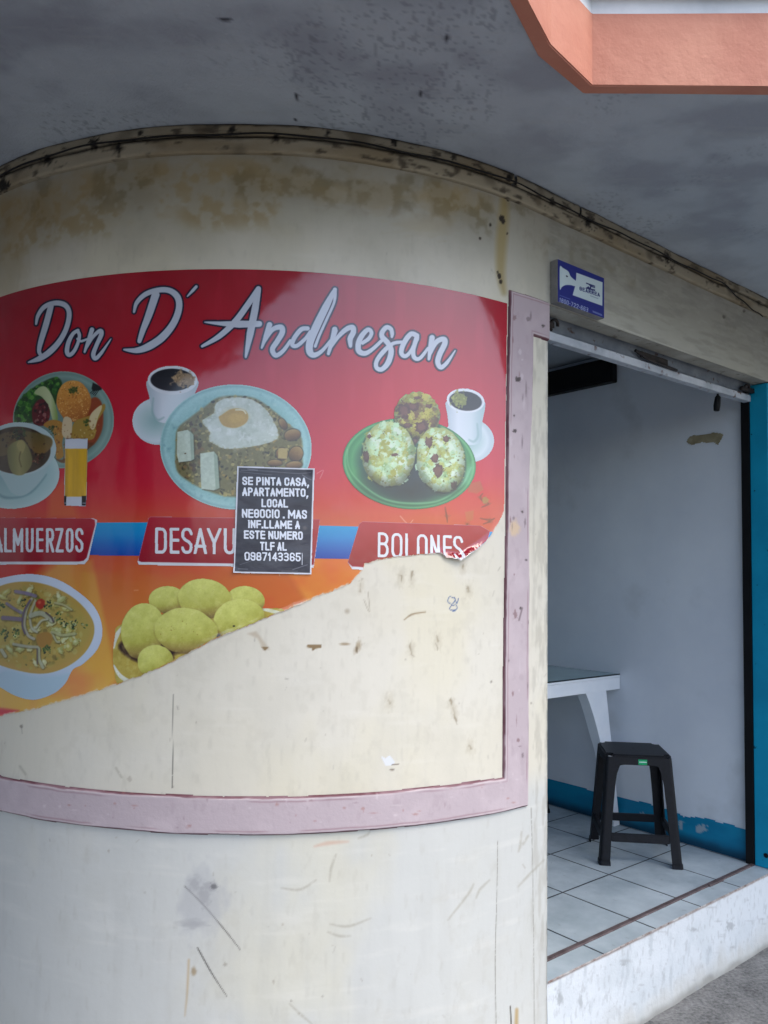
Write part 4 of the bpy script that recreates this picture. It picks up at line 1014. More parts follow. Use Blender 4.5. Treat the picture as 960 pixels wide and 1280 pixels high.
def ellpts(cx, cy, rx, ry, ang=0, n=40):
    t = np.linspace(0, 2 * math.pi, n, endpoint=False); ca, sa = math.cos(ang), math.sin(ang)
    return np.stack([cx + rx * np.cos(t) * ca - ry * np.sin(t) * sa, cy + rx * np.cos(t) * sa + ry * np.sin(t) * ca], 1)
def ell_sd(x, y, cx, cy, rx, ry, ang=0):
    dx, dy = x - cx, y - cy; ca, sa = math.cos(ang), math.sin(ang)
    return (np.hypot((dx * ca + dy * sa) / rx, (-dx * sa + dy * ca) / ry) - 1) * min(rx, ry)
def shade_ball(base, dark, light):
    b, d, l = (np.array(q, float) for q in (base, dark, light))
    def f(x, y, u, v):
        t = np.clip(.5 + .45 * v + .2 * u, 0, 1)[:, None]; r2 = np.clip(u * u + v * v, 0, 1)[:, None] ** 2
        return (l * (1 - t) + b * t) * (1 - .0 * r2) * (1 - r2 * .5 * t) + d * r2 * .5 * t
    return f
def dish(name, box_, sdf, paint, lift=.0008, step=.0014): return piece(name, *box_, step, lift, sdf, paint)

# rice, salad and chicken plate
def p_lunch(x, y):
    Q = lambda pts: tr(0, 450, 6, pts)
    c = Canvas(x, y, (126, 152, 146))
    c.ell(80, 525, 63, 60.5, lambda x, y, u, v: ramp(np.hypot(u, v), [(0, (120, 146, 140)), (.8, (122, 150, 144)), (.9, (150, 178, 170)), (.96, (130, 160, 154)), (1, (164, 184, 176))]), soft=.8)
    c.blob(Q([(120, 470), (128, 350), (190, 260), (300, 180), (420, 130), (470, 180), (440, 300), (340, 430), (230, 470)]), (52, 88, 40), 2)
    blobs(c, 150, Q([(120, 465), (130, 360), (190, 260), (300, 185), (430, 135), (455, 190), (430, 250), (300, 230), (240, 330), (230, 465)]), (1.2, 4), [(60, 118, 40), (86, 150, 52), (34, 66, 30), (112, 168, 74), (44, 92, 44)], 1)
    c.blob(Q([(262, 250), (300, 206), (350, 205), (400, 280), (430, 380), (436, 450), (400, 450), (372, 360), (320, 280)]), lambda x, y: ramp(x, [(44, (186, 198, 150)), (64, (206, 214, 170)), (72, (146, 170, 96))]), 1)
    c.blob(Q([(245, 380), (280, 310), (330, 295), (372, 360), (376, 430), (340, 490), (260, 480)]), (110, 38, 42), 1.2)
    blobs(c, 50, Q([(250, 380), (290, 310), (340, 305), (368, 370), (370, 430), (330, 480), (260, 470)]), (.8, 2.6), [(70, 22, 30), (150, 60, 60), (170, 120, 116), (96, 30, 36), (52, 30, 28)], 2)
    c.blob(Q([(660, 320), (720, 280), (770, 340), (770, 520), (700, 640), (640, 600), (560, 560), (600, 420)]), (156, 74, 34), 2)
    c.ell(92.5, 501.5, 21.5, 26, lambda x, y, u, v: ramp(v + .3 * u, [(-1, (226, 166, 82)), (0, (216, 150, 70)), (1, (176, 108, 48))]), ang=-.1, soft=1, wob=.05)
    blobs(c, 330, ellpts(92.5, 501.5, 20, 24.5), (.6, 1.3), [(236, 184, 104), (200, 132, 58), (244, 200, 128), (178, 112, 48), (222, 164, 84)], 3, asp=(.35, .6), soft=.5)
    c.ell(92, 488, 5, 4, (96, 100, 40), soft=1.5, wob=.8, seed=3); blobs(c, 14, ellpts(92, 488, 5, 4), (.7, 1.6), [(60, 84, 34), (120, 120, 50)], 4)
    c.blob(Q([(540, 590), (560, 470), (640, 430), (720, 400), (780, 330), (790, 370), (730, 470), (720, 560), (680, 600)]), (178, 146, 66), 1.2)
    c.blob(Q([(670, 470), (690, 400), (760, 340), (765, 370), (740, 430), (715, 510), (690, 520)]), (224, 208, 166), 1)
    c.blob(Q([(330, 490), (390, 450), (470, 470), (490, 540), (470, 620), (480, 720), (430, 740), (415, 640), (400, 540)]), (186, 138, 62), 1.2)
    c.blob(Q([(470, 560), (480, 440), (520, 430), (545, 470), (530, 590)]), (220, 200, 164), 1)
    c.blob(Q([(420, 740), (480, 740), (495, 600), (540, 590), (700, 620), (720, 560), (690, 650), (500, 770)]), (118, 66, 32), 1.5, a=.8)
    blobs(c, 90, Q([(340, 490), (470, 450), (560, 560), (720, 420), (770, 350), (740, 520), (660, 620), (480, 730), (420, 700)]), (.5, 1.6), [(140, 88, 38), (206, 170, 92), (230, 206, 150), (120, 74, 34)], 5, soft=.7, a=(.3, .7))
    blobs(c, 16, Q([(370, 490), (430, 500), (420, 560), (380, 540)]), (.7, 1.8), [(54, 74, 34), (84, 96, 44)], 6); blobs(c, 16, Q([(625, 450), (670, 430), (660, 500), (630, 490)]), (.7, 1.8), [(54, 80, 34), (84, 100, 44)], 7)
    for k in range(4): c.stroke(Q([(700 + k * 12 - 20, 250 + 6 * k), (730 + k * 6, 205 + 6 * k)]), .9, (34, 36, 38), soft=.7, curve=False)
    c.poly(Q([(700, 170), (770, 205), (765, 225), (700, 235), (690, 215)]), (26, 30, 32), 1.2)
    return c.out()
dish('lunch_plate_picture', (10, 148, 460, 592), lambda x, y: ell_sd(x, y, 80, 525, 63, 60.5), p_lunch)

def bowl_sd(x, y): return np.minimum(ell_sd(x, y, 15, 592, 60, 44), ell_sd(x, y, 25, 561, 46, 33))
def p_soup1(x, y):
    Q = lambda pts: tr(0, 450, 6, pts)
    c = Canvas(x, y, (176, 204, 206))
    c.ell(15, 592, 60, 44, lambda x, y, u, v: ramp(np.hypot(u, v), [(0, (150, 184, 188)), (.6, (170, 202, 204)), (.9, (190, 216, 216)), (1, (204, 224, 222))]), soft=.7)
    c.blob(Q([(-60, 860), (0, 1000), (130, 1025), (250, 970), (350, 860), (330, 900), (240, 1000), (120, 1040), (0, 1020)]), (126, 162, 168), 3, a=.8)
    c.blob(Q([(-120, 660), (20, 880), (100, 1000), (200, 1010), (330, 880), (410, 690), (415, 640)]), (184, 208, 210), 2)
    c.ell(25, 561, 46, 33, (196, 214, 216), soft=.8)
    c.ell(23, 563, 41, 29.5, (70, 52, 34), soft=1.2)
    c.blob(Q([(-40, 600), (60, 540), (130, 570), (100, 680), (0, 720)]), (110, 92, 58), 2); c.blob(Q([(180, 540), (250, 540), (380, 580), (395, 640), (340, 700), (260, 690), (200, 610)]), lambda x, y: ramp(y, [(540, (112, 100, 58)), (570, (146, 112, 58))]), 2)
    blobs(c, 70, ellpts(23, 563, 38, 27), (.6, 2), [(44, 30, 24), (90, 60, 38), (130, 100, 66), (60, 40, 26)], 11, a=(.4, .8))
    c.blob(Q([(70, 650), (170, 600), (230, 680), (245, 780), (180, 860), (100, 850), (65, 760)]), lambda x, y: ramp(x, [(10, (120, 118, 74)), (25, (164, 158, 106)), (40, (130, 124, 78))]), 1.5)
    c.blob(Q([(130, 640), (165, 600), (195, 640), (170, 700)]), (176, 166, 110), 1.5); c.stroke(Q([(160, 690), (150, 740), (165, 800)]), 1.5, (104, 94, 56), soft=1.5, a=.7)
    blobs(c, 40, Q([(110, 520), (190, 510), (200, 560), (140, 600), (100, 570)]), (.7, 2), [(26, 44, 24), (52, 74, 40), (70, 92, 52), (20, 30, 22)], 12)
    blobs(c, 26, Q([(240, 700), (340, 720), (330, 780), (260, 800)]), (.5, 1.4), [(150, 116, 88), (40, 28, 24), (120, 60, 48)], 13)
    return c.out()
dish('soup_bowl_picture', (-60, 80, 520, 640), bowl_sd, p_soup1, .0012)

def p_juice(x, y):
    c = Canvas(x, y, (214, 218, 228)); c.poly([(82.3, 561), (110.2, 561), (108.6, 621), (82, 621)], lambda x, y: ramp(x, [(82, (190, 148, 26)), (87, (232, 186, 30)), (97, (216, 172, 30)), (108, (236, 190, 60)), (110, (210, 170, 90))]), .8)
    c.poly([(80.5, 620), (84, 620), (83.5, 632), (81, 632)], (20, 22, 36), .7); c.poly([(103, 620), (108.5, 620), (108, 632), (103, 632)], (20, 22, 36), .7)
    c.stroke([(84, 549), (96, 548), (109, 549)], .8, (120, 110, 110), a=.7); c.stroke([(81.5, 629), (83.5, 629)], .8, (200, 204, 214)); c.stroke([(104, 629), (108, 629)], .8, (200, 204, 214))
    c.mix(allp, sstep(.4, .7, fbm(x.ravel() * .4, y.ravel() * .05, 131, 3)) * .12 * (y.ravel() > 562) * (y.ravel() < 620), (150, 116, 20)); return c.out()
dish('juice_glass_picture', (78, 114, 544, 636), lambda x, y: poly_sd(x.ravel(), y.ravel(), np.array([(82.5, 548.5), (110.5, 548.5), (109, 621), (108, 633), (81, 632), (81, 621)])).reshape(x.shape), p_juice, .0016)

# coffee cups
def cup_body(cx, cy, rx, ry, bx0, bx1, by): return [(cx - rx, cy), (cx - rx * .94, cy + ry), (cx - rx * .8, cy + (by - cy) * .55), (bx0, by), (bx1, by), (cx + rx * .8, cy + (by - cy) * .55), (cx + rx * .94, cy + ry), (cx + rx, cy)]
def coffee(name, box_, sauc, rim, cof, body, foam, shade, handle, lift):
    B = smooth_path(body, closed=True)[0]
    def sdf(x, y): return np.minimum(np.minimum(ell_sd(x, y, *sauc), ell_sd(x, y, *rim)), poly_sd(x.ravel(), y.ravel(), B).reshape(x.shape))
    def paint(x, y):
        c = Canvas(x, y, (214, 222, 230)); c.ell(*sauc[:4], lambda x, y, u, v: ramp(np.hypot(u, v) + .15 * u, [(0, (158, 190, 190)), (.5, (192, 212, 214)), (.85, (216, 226, 232)), (1, (200, 212, 220))]), ang=sauc[4])
        c.poly(B, lambda x, y: ramp((x - rim[0]) / rim[2], [(-1, (190, 202, 212)), (-.4, (222, 228, 236)), (.3, (214, 224, 230)), (1, shade)]), 1)
        c.stroke(handle, [2, 3, 3, 2], (160, 188, 190), soft=2, a=.7)
        c.ell(*rim[:4], (228, 232, 238), ang=rim[4], soft=.8); c.ell(*cof[:4], lambda x, y, u, v: ramp(v, [(-1, (28, 30, 40)), (1, (52, 50, 60))]), ang=cof[4], soft=.9)
        fx, fy, frx, fry, fc = foam; c.ell(fx, fy, frx, fry, fc, soft=2, wob=.6, seed=5, a=.9); blobs(c, 30, ellpts(fx, fy, frx, fry), (.5, 1.6), [tuple(np.array(fc) * .7), tuple(np.minimum(np.array(fc) * 1.2, 240)), (60, 54, 50)], 17, a=(.3, .8))
        return c.out()
    return dish(name, box_, sdf, paint, lift)
coffee('coffee_cup_picture', (160, 252, 452, 562), (197, 527, 31, 29, .15), (216, 475.5, 31, 18, 0), (215.5, 475, 27, 14, 0), [(185, 476), (187, 496), (191, 512), (198, 527), (222, 527), (236, 506), (243, 494), (247, 476), (216, 490)], (229, 474, 14, 9, (176, 150, 116)), (190, 202, 210), [(192, 498), (191, 515), (197, 525), (205, 522)], .0006)
# fried egg breakfast
def p_egg(x, y):
    Q = lambda pts: tr(160, 450, 4, pts)
    c = Canvas(x, y, (160, 204, 204))
    c.ell(295, 559, 94.5, 78, lambda x, y, u, v: ramp(np.hypot(u, v), [(0, (150, 190, 188)), (.78, (152, 196, 194)), (.93, (174, 214, 214)), (.975, (150, 192, 194)), (1, (190, 222, 222))]), ang=.06, soft=.7)
    blobs(c, 260, ellpts(295, 559, 91, 75), (.6, 2.6), [(120, 164, 172), (132, 178, 184), (190, 222, 220)], 21, a=(.15, .5), soft=1.5, wob=.6)
    rice = Q([(450, 190), (385, 235), (310, 290), (250, 345), (240, 430), (245, 550), (310, 610), (400, 655), (520, 685), (640, 660), (850, 560), (870, 470), (862, 380), (790, 310), (735, 260), (640, 195), (540, 180)])
    c.blob(rice, (132, 124, 82), 3)
    g = [(92, 82, 54), (176, 166, 112), (192, 178, 116), (96, 88, 48), (140, 130, 96), (60, 54, 38), (176, 150, 86)]
    blobs(c, 620, rice, (1.2, 3.0), g, 22, asp=(.4, .9), soft=.6, a=(.5, 1))
    blobs(c, 60, Q([(250, 380), (330, 300), (380, 420), (360, 520), (300, 600), (250, 540)]), (1.5, 3.5), [(90, 70, 50), (140, 112, 70), (110, 96, 52)], 23)
    c.blob(Q([(445, 215), (520, 188), (620, 200), (690, 250), (730, 310), (752, 370), (735, 402), (640, 430), (500, 445), (440, 425), (405, 400), (410, 360), (372, 310), (400, 285), (430, 265)]), (206, 214, 204), 1)
    i = inside(c, smooth_path(Q([(445, 215), (520, 188), (620, 200), (690, 250), (730, 310), (752, 370), (735, 402), (640, 430), (500, 445), (440, 425), (405, 400), (410, 360), (372, 310), (400, 285), (430, 265)]), closed=True)[0])
    f = fbm(c.x[i] * .09, c.y[i] * .09, 141, 4); c.mix(i, sstep(.5, .75, f) * .6, (176, 186, 172)); c.mix(i, sstep(.58, .8, fbm(c.x[i] * .16, c.y[i] * .16, 142, 4)) * .7, (232, 236, 232))
    ep = smooth_path(Q([(445, 215), (520, 188), (620, 200), (690, 250), (730, 310), (752, 370), (735, 402), (640, 430), (500, 445), (440, 425), (405, 400), (410, 360), (372, 310), (400, 285), (430, 265)]), closed=True)[0]
    blobs(c, 40, ep, (2, 6), [(228, 234, 230), (202, 210, 198), (218, 226, 218)], 25, soft=4, a=(.2, .45))
    for q_ in ep[::2]: c.ell(q_[0], q_[1], rng.uniform(.8, 2.2), rng.uniform(.8, 1.8), random.choice([(218, 222, 200), (176, 172, 120), (226, 230, 222), (150, 138, 84)]), soft=1.4, a=.35, wob=.5, seed=int(q_[0]))
    c.ell(293.5, 521.5, 19, 13, (206, 206, 182), soft=3, a=.7); c.blob(Q([(470, 275), (520, 245), (580, 250), (602, 280), (590, 315), (540, 340), (480, 330), (455, 290)]), (196, 164, 92), 1.5); c.ell(296, 523, 10, 6, (210, 176, 96), soft=4, a=.8); c.stroke(Q([(540, 250), (575, 252), (590, 268)]), 1.6, (236, 236, 214), soft=1, a=.9)
    for q in ([(248, 360), (300, 350), (328, 375), (332, 495), (315, 505), (255, 512), (245, 470)], [(362, 468), (430, 458), (448, 480), (458, 640), (430, 652), (368, 645), (364, 560)]):
        c.poly(np.array(Q(q)) + [1.5, 1], (62, 60, 40), 2, a=.7); c.poly(Q(q), (202, 214, 198), 1.0)
        i = inside(c, Q(q)); grain(c, i, .3, 12, 143)
    c.poly(Q([(310, 352), (328, 375), (332, 495), (318, 500), (312, 400)]), (160, 178, 158), 1, a=.8); c.poly(Q([(430, 458), (448, 480), (458, 640), (440, 650), (434, 560)]), (160, 178, 158), 1, a=.8); c.ell(232, 567, 1.2, .8, (110, 90, 60), soft=.7)
    for cx, cy, rx, ry, an in ((822, 375, 40, 28, -.2), (770, 470, 30, 30, .3), (840, 470, 34, 38, .5), (735, 515, 36, 16, 0), (830, 525, 40, 18, -.1), (775, 320, 16, 30, -.5)):
        u, v = Q([(cx, cy)])[0]; c.ell(u, v, rx / 4 + .8, ry / 4 + .8, (54, 44, 34), ang=an, soft=1.5, a=.8); c.ell(u, v, rx / 4, ry / 4, lambda x, y, uu, vv: ramp(vv, [(-1, (176, 150, 100)), (0, (146, 114, 72)), (1, (98, 70, 46))]), ang=an, soft=.8)
    c.poly(Q([(752, 442), (798, 442), (795, 495), (750, 492)]), (188, 168, 112), 1); grain(c, slice(None), .5, 7, 144)
    return c.out()
dish('egg_plate_picture', (196, 394, 476, 642), lambda x, y: ell_sd(x, y, 295, 559, 94.5, 78, .06), p_egg, .0011, .0013)

coffee('coffee_cup_picture', (545, 622, 482, 582), (585, 550.5, 32, 27.5, .1), (581.5, 501, 23.6, 15, .12), (581.5, 501.5, 20.4, 12, .12), [(558, 502), (559, 520), (564, 545), (585, 556), (600, 552), (602, 530), (605, 502), (581, 514)], (573, 499, 9.5, 9, (150, 156, 84)), (176, 200, 206), [(596, 530), (597, 545), (592, 552), (586, 550)], .0006)
def p_bol(x, y):
    Q = lambda pts: tr(420, 470, 4.364, pts)
    c = Canvas(x, y, (70, 140, 90))
    c.ell(511.2, 579.5, 83.2, 56.8, lambda x, y, u, v: ramp(np.hypot(u, v), [(0, (58, 104, 82)), (.72, (52, 100, 78)), (.86, (96, 168, 110)), (.93, (72, 146, 92)), (.965, (120, 190, 130)), (1, (60, 128, 80))]), ang=.08, soft=.8)
    c.ell(511, 605, 58, 26, (40, 66, 70), soft=16, a=.8); c.ell(513, 600, 34, 22, (30, 42, 58), soft=14, a=.8)
    c.stroke(Q([(62, 400), (70, 500), (140, 590), (260, 670), (400, 695), (560, 680), (680, 600), (735, 500)]), [1, 1.4, 1.6, 2, 2, 2, 1.6, 1], (150, 214, 158), soft=2, a=.6)
    c.poly(Q([(664, 610), (672, 560), (740, 470), (750, 500), (720, 580)]), (150, 210, 176), 6, a=.5)
    cols = [(196, 226, 190), (216, 236, 210), (206, 232, 200), (190, 196, 112), (172, 172, 84), (200, 216, 156), (150, 184, 128), (220, 234, 216), (178, 208, 166)]
    def ball(cx, cy, rx, ry, an, n, seed, pal, brown):
        u, v = Q([(cx, cy)])[0]; rx, ry = rx / 4.364, ry / 4.364
        c.ell(u + 1, v + 2, rx + 1, ry + 1, (34, 50, 46), ang=an, soft=4, a=.7)
        c.ell(u, v, rx, ry, (176, 186, 122), ang=an, soft=1, wob=.06, seed=seed)
        blobs(c, n, ellpts(u, v, rx * .94, ry * .94, an), (2.2, 6), pal, seed, soft=.7, asp=(.5, 1), a=(.6, 1), wob=.5)
        blobs(c, n, ellpts(u, v, rx * .95, ry * .95, an), (.5, 1.5), pal + [(120, 124, 70), (96, 90, 56)], seed + 1, soft=.6, a=(.4, .9), wob=.5)
        for bx, by, br, bs in brown:
            p, q = Q([(bx, by)])[0]; c.ell(p, q, br / 5.6, bs / 5.6, (92, 56, 52), soft=1, wob=.6, seed=int(bx), a=.9); c.ell(p - .5, q - .6, br / 9, bs / 9, (140, 96, 84), soft=1, wob=.5, seed=int(by), a=.6)
        i = np.nonzero(ell_sd(c.x, c.y, u, v, rx, ry, an) < 1)[0]
        e = ell_sd(c.x[i], c.y[i], u, v, rx, ry, an) / min(rx, ry)
        c.c[i] *= (1 - .42 * sstep(-.38, 0, e) * np.clip(.35 + .65 * ((c.y[i] - v) / ry + .3), 0, 1))[:, None]
    ball(440, 215, 126, 128, .2, 150, 31, [(176, 172, 70), (150, 146, 60), (196, 188, 96), (140, 110, 66), (124, 92, 64)], ((370, 190, 40, 55), (420, 170, 40, 30), (465, 280, 44, 40), (390, 270, 26, 18), (505, 165, 26, 14), (440, 120, 26, 12), (430, 350, 20, 30)))
    ball(285, 425, 142, 180, -.05, 220, 33, cols, ((165, 440, 20, 44), (180, 330, 14, 14), (320, 430, 24, 10)))
    ball(568, 458, 130, 180, -.15, 220, 37, cols, ((505, 362, 28, 34), (540, 450, 26, 34), (555, 520, 36, 44), (600, 345, 22, 20), (640, 600, 22, 26)))
    return c.out()
def bol_sd(x, y): return np.minimum.reduce([ell_sd(x, y, 511.2, 579.5, 83.2, 56.8, .08), ell_sd(x, y, 520.8, 519.3, 28.6, 29.2, .2) + .8 * (fbm(x * .3, y * .3, 152, 3) - .5) * 4])
dish('plantain_ball_plate_picture', (424, 600, 484, 642), bol_sd, p_bol, .0011, .0013)

# big soup bowl
RIMP = tr(0, 700, 5.333, [(-260, 300), (-120, 170), (60, 110), (230, 95), (400, 135), (560, 240), (650, 340), (686, 470), (655, 590), (560, 690), (490, 730), (440, 820), (360, 890), (230, 931), (110, 905), (0, 845), (-160, 760), (-280, 560)])
RIMP = smooth_path(RIMP, closed=True)[0]
def p_soup2(x, y):
    Q = lambda pts: tr(0, 700, 5.333, pts)
    c = Canvas(x, y, (206, 218, 232))
    c.c = ramp(c.y, [(718, (214, 224, 238)), (800, (204, 216, 232)), (870, (186, 206, 222))])
    c.blob(Q([(-60, 830), (60, 890), (230, 925), (380, 870), (470, 760), (380, 770), (230, 775), (40, 735)]), (176, 204, 218), 5, a=.8)
    S = smooth_path(Q([(-260, 420), (-140, 260), (30, 165), (200, 145), (360, 180), (510, 265), (610, 380), (632, 480), (590, 590), (500, 680), (380, 740), (260, 757), (120, 735), (-20, 690), (-200, 600)]), closed=True)[0]
    c.poly(S, lambda x, y: ramp(y, [(728, (192, 164, 86)), (790, (182, 164, 84)), (840, (190, 160, 78))]), 1.5)
    i = inside(c, S)
    e = poly_sd(c.x[i], c.y[i], S); c.mix(i, np.exp(-((e + 3) / 3) ** 2) * .5, (196, 160, 84))
    g = smooth_path(Q([(-180, 430), (-60, 270), (100, 185), (300, 190), (450, 270), (560, 400), (540, 560), (400, 680), (200, 720), (0, 660)]), closed=True)[0]
    blobs(c, 240, g, (1.2, 4.5), [(150, 136, 60), (186, 176, 92), (170, 160, 84), (128, 112, 50), (196, 190, 120)], 41, soft=1.5, a=(.3, .8))
    blobs(c, 120, g, (.6, 2), [(204, 206, 150), (110, 110, 44), (146, 150, 76), (80, 92, 40)], 42, soft=.8, a=(.4, .9))
    gs = np.random.default_rng(77)
    for k in range(34):
        u, v = Q([(gs.uniform(0, 520), gs.uniform(200, 690))])[0]
        if poly_sd(np.array([u]), np.array([v]), g)[0] > 0: continue
        r1, r2, an = gs.uniform(3, 7.5), gs.uniform(2, 4.5), gs.uniform(0, 3.1)
        c.ell(u + .8, v + 1.2, r1 + .6, r2 + .6, (118, 104, 46), ang=an, soft=2, a=.6, wob=.5, seed=k)
        cc = [(206, 204, 124), (220, 222, 176), (196, 190, 104), (186, 192, 128)][k % 4]
        c.ell(u, v, r1, r2, cc, ang=an, soft=1.4, a=.85, wob=.5, seed=k); c.ell(u - .8, v - .8, r1 * .45, r2 * .4, (232, 234, 204), ang=an, soft=2, a=.6, wob=.4, seed=k + 1)
    blobs(c, 46, Q([(340, 420), (500, 400), (540, 540), (400, 600)]), (1, 3.6), [(214, 220, 180), (190, 196, 140), (172, 176, 104)], 43, asp=(.3, .7))
    blobs(c, 26, Q([(330, 230), (460, 280), (480, 340), (360, 330)]), (1, 3), [(204, 204, 140), (180, 176, 100), (150, 140, 70)], 44, asp=(.3, .7))
    for pts, w, cc in (([(110, 210), (180, 222), (240, 240)], 5, (150, 136, 182)), ([(50, 290), (100, 325), (145, 350)], 4, (140, 128, 176)), ([(25, 385), (90, 390), (140, 395)], 6, (134, 118, 168)), ([(215, 260), (180, 330), (165, 430), (190, 500), (230, 525)], 4.2, (206, 204, 200)), ([(205, 268), (165, 340), (152, 430), (170, 490)], 2, (110, 90, 150)), ([(240, 270), (205, 370), (215, 450), (250, 480)], 3.4, (210, 212, 196)), ([(210, 370), (280, 355), (350, 400)], 7, (200, 206, 190)), ([(245, 450), (280, 405), (320, 395)], 3, (222, 224, 206)), ([(310, 350), (345, 380), (360, 410)], 1.6, (70, 44, 84)), ([(95, 560), (180, 575), (255, 580)], 4, (196, 200, 190)), ([(262, 590), (265, 660), (290, 715)], 4.6, (206, 214, 190)), ([(252, 590), (252, 690)], 1.2, (92, 76, 120)), ([(350, 480), (380, 540), (400, 545)], 3, (206, 208, 180)), ([(15, 600), (40, 640)], 5, (200, 206, 190)), ([(370, 285), (430, 300), (480, 330)], 3, (208, 206, 160)), ([(360, 480), (420, 500), (500, 490)], 4, (204, 208, 160))):
        c.stroke(np.array(Q(pts)) + [.5, .8], w + .6, (84, 80, 44), soft=1.8, a=.55); c.stroke(Q(pts), w * .85, cc, soft=1.4, a=.72, rough=.12, seed=int(w * 10))
    c.ell(51.5, 755, 5.8, 6.4, (182, 62, 44), soft=1, wob=.2, seed=3); c.ell(50, 753, 2, 2, (214, 110, 80), soft=1.5)
    c.blob(Q([(250, 500), (330, 480), (355, 530), (320, 580), (260, 570)]), (176, 136, 62), 2)
    for cx, cy, n in ((35, 490, 18), (105, 480, 14), (320, 600, 26), (10, 310, 12), (430, 420, 12), (500, 432, 14), (325, 300, 12), (390, 385, 12), (575, 450, 3), (160, 290, 8)):
        u, v = Q([(cx, cy)])[0]; blobs(c, n, ellpts(u, v, 5, 6), (.6, 1.7), [(40, 76, 34), (66, 110, 50), (30, 54, 30)], 50 + cx)
    return c.out()
dish('chicken_soup_picture', (-60, 132, 712, 880), lambda x, y: poly_sd(x.ravel(), y.ravel(), RIMP).reshape(x.shape), p_soup2, .0011, .0013)

# dish of yellow dough balls, cut by the tear
Q8 = lambda pts: tr(130, 700, 2.8235, pts)
BALLS = [(225, 140, 66, 48, 0), (500, 142, 68, 50, .1), (355, 136, 94, 70, .1), (138, 250, 78, 98, .15), (478, 206, 88, 68, -.1), (290, 250, 112, 80, .12), (182, 356, 62, 56, -.2)]
DISHP = smooth_path(Q8([(40, 270), (70, 225), (300, 180), (560, 170), (640, 190), (560, 330), (300, 450), (80, 460), (36, 380)]), closed=True)[0]
def balls_sd(x, y):
    d = poly_sd(x.ravel(), y.ravel(), DISHP).reshape(x.shape)
    for cx, cy, rx, ry, an in BALLS:
        u, v = Q8([(cx, cy)])[0]; d = np.minimum(d, ell_sd(x, y, u, v, rx / 2.8235, ry / 2.8235, an))
    return d
def p_balls(x, y):
    c = Canvas(x, y, (190, 172, 84)); c.stroke(Q8([(75, 225), (45, 268), (36, 310)]), [2, 6, 2], (220, 222, 206), soft=1); c.stroke(Q8([(36, 372), (60, 410), (110, 440)]), [2, 5, 6], (226, 228, 214), soft=1); c.stroke(Q8([(560, 172), (620, 190), (600, 210)]), [4, 5, 3], (222, 224, 200), soft=1)
    c.blob(Q8([(60, 290), (120, 360), (240, 350), (260, 330), (420, 280), (300, 230)]), (58, 34, 28), 4)
    for k, (cx, cy, rx, ry, an) in enumerate(BALLS):
        u, v = Q8([(cx, cy)])[0]; r1, r2 = rx / 2.8235, ry / 2.8235
        c.ell(u + .6, v + 1.2, r1 + .6, r2 + .6, (120, 100, 48), ang=an, soft=3, a=.4)
        c.ell(u, v, r1, r2, wob=.05, seed=k + 3, c=lambda x, y, uu, vv: ramp(.75 * vv + .25 * uu + .2 * (uu * uu + vv * vv), [(-1, (222, 224, 136)), (-.2, (210, 212, 120)), (.35, (192, 190, 96)), (.75, (160, 142, 78)), (1.05, (112, 88, 58))]), ang=an, soft=.9)
    c.mix(allp, sstep(.5, .8, fbm(c.x * .2, c.y * .2, 161, 4)) * .25, (224, 222, 150)); c.c += ((fbm(c.x * .9, c.y * .9, 162, 3) - .5) * 11)[:, None]; c.c += ((fbm(c.x * .12, c.y * .12, 164, 4) - .5) * 30)[:, None]; c.mix(allp, sstep(.66, .78, fbm(c.x * .7, c.y * .7, 165, 2)) * .12, (150, 150, 80))
    c.ell(292.5, 782.5, 1.4, 1, (30, 30, 30), soft=.8); blobs(c, 20, ellpts(225, 790, 25, 14), (.4, .9), [(150, 128, 56), (220, 212, 130)], 63)
    return c.out()
dish('dough_ball_picture', (140, 362, 716, 870), balls_sd, p_balls)

# ------------------------------------------------------------------ black house-painter's flyer over the banner
FC = np.array([(297, 583), (393, 586), (389, 718), (292.3, 716)], float)
fly = thing('flyer', 'black and white house painting flyer pasted over the torn food banner', 'flyer', tuple(surf(np.array(.1), np.array(1.8))), 0)
def fly_off(A, Z, x, y):
    return banner_off(A, Z, x, y) * 0 + .0050 + .0016 * (fbm(A * 22, Z * 30, 171, 3) - .5) + .004 * sstep(12, 0, np.hypot(x - 393, y - 586)) + .003 * sstep(10, 0, np.hypot(x - 292, y - 716))
def p_fly(x, y):
    c = Canvas(x, y, (214, 218, 228))
    inn = FC + np.array([(1.8, 1.7), (-2, 1.6), (-1.7, -1.9), (1.6, -1.7)])
    c.poly(inn, lambda x, y: ramp(fbm(x * .05, y * .07, 172, 4), [(.3, (52, 53, 64)), (.7, (66, 67, 78))]), .6)
    for p, w in (([(302, 588), (330, 589), (370, 592), (388, 591)], .6), ([(310, 586.5), (322, 588)], .9), ([(378, 594), (384, 598), (389, 600)], .9), ([(366, 712), (378, 708), (384, 706)], .8), ([(298, 711), (310, 711.5)], .7), ([(300, 590), (340, 594)], .4), ([(300, 706), (318, 700)], .4), ([(352, 714), (372, 714)], .6)):
        c.stroke(p, w, (150, 152, 162), soft=.8, a=.7)
    c.ell(381, 660, 2.5, 2.5, (110, 104, 104), soft=2, a=.6)
    return c.out()
P, x, y = wall_patch(288, 397, 579, 722, .0011, fly_off)
sheet('paper', P, cells(poly_sd(x.ravel(), y.ravel(), FC).reshape(x.shape) + .5 * (fbm(x * .3, y * .3, 173, 3) - .5)) < 0, p_fly(x, y), M_PAPER, fly)
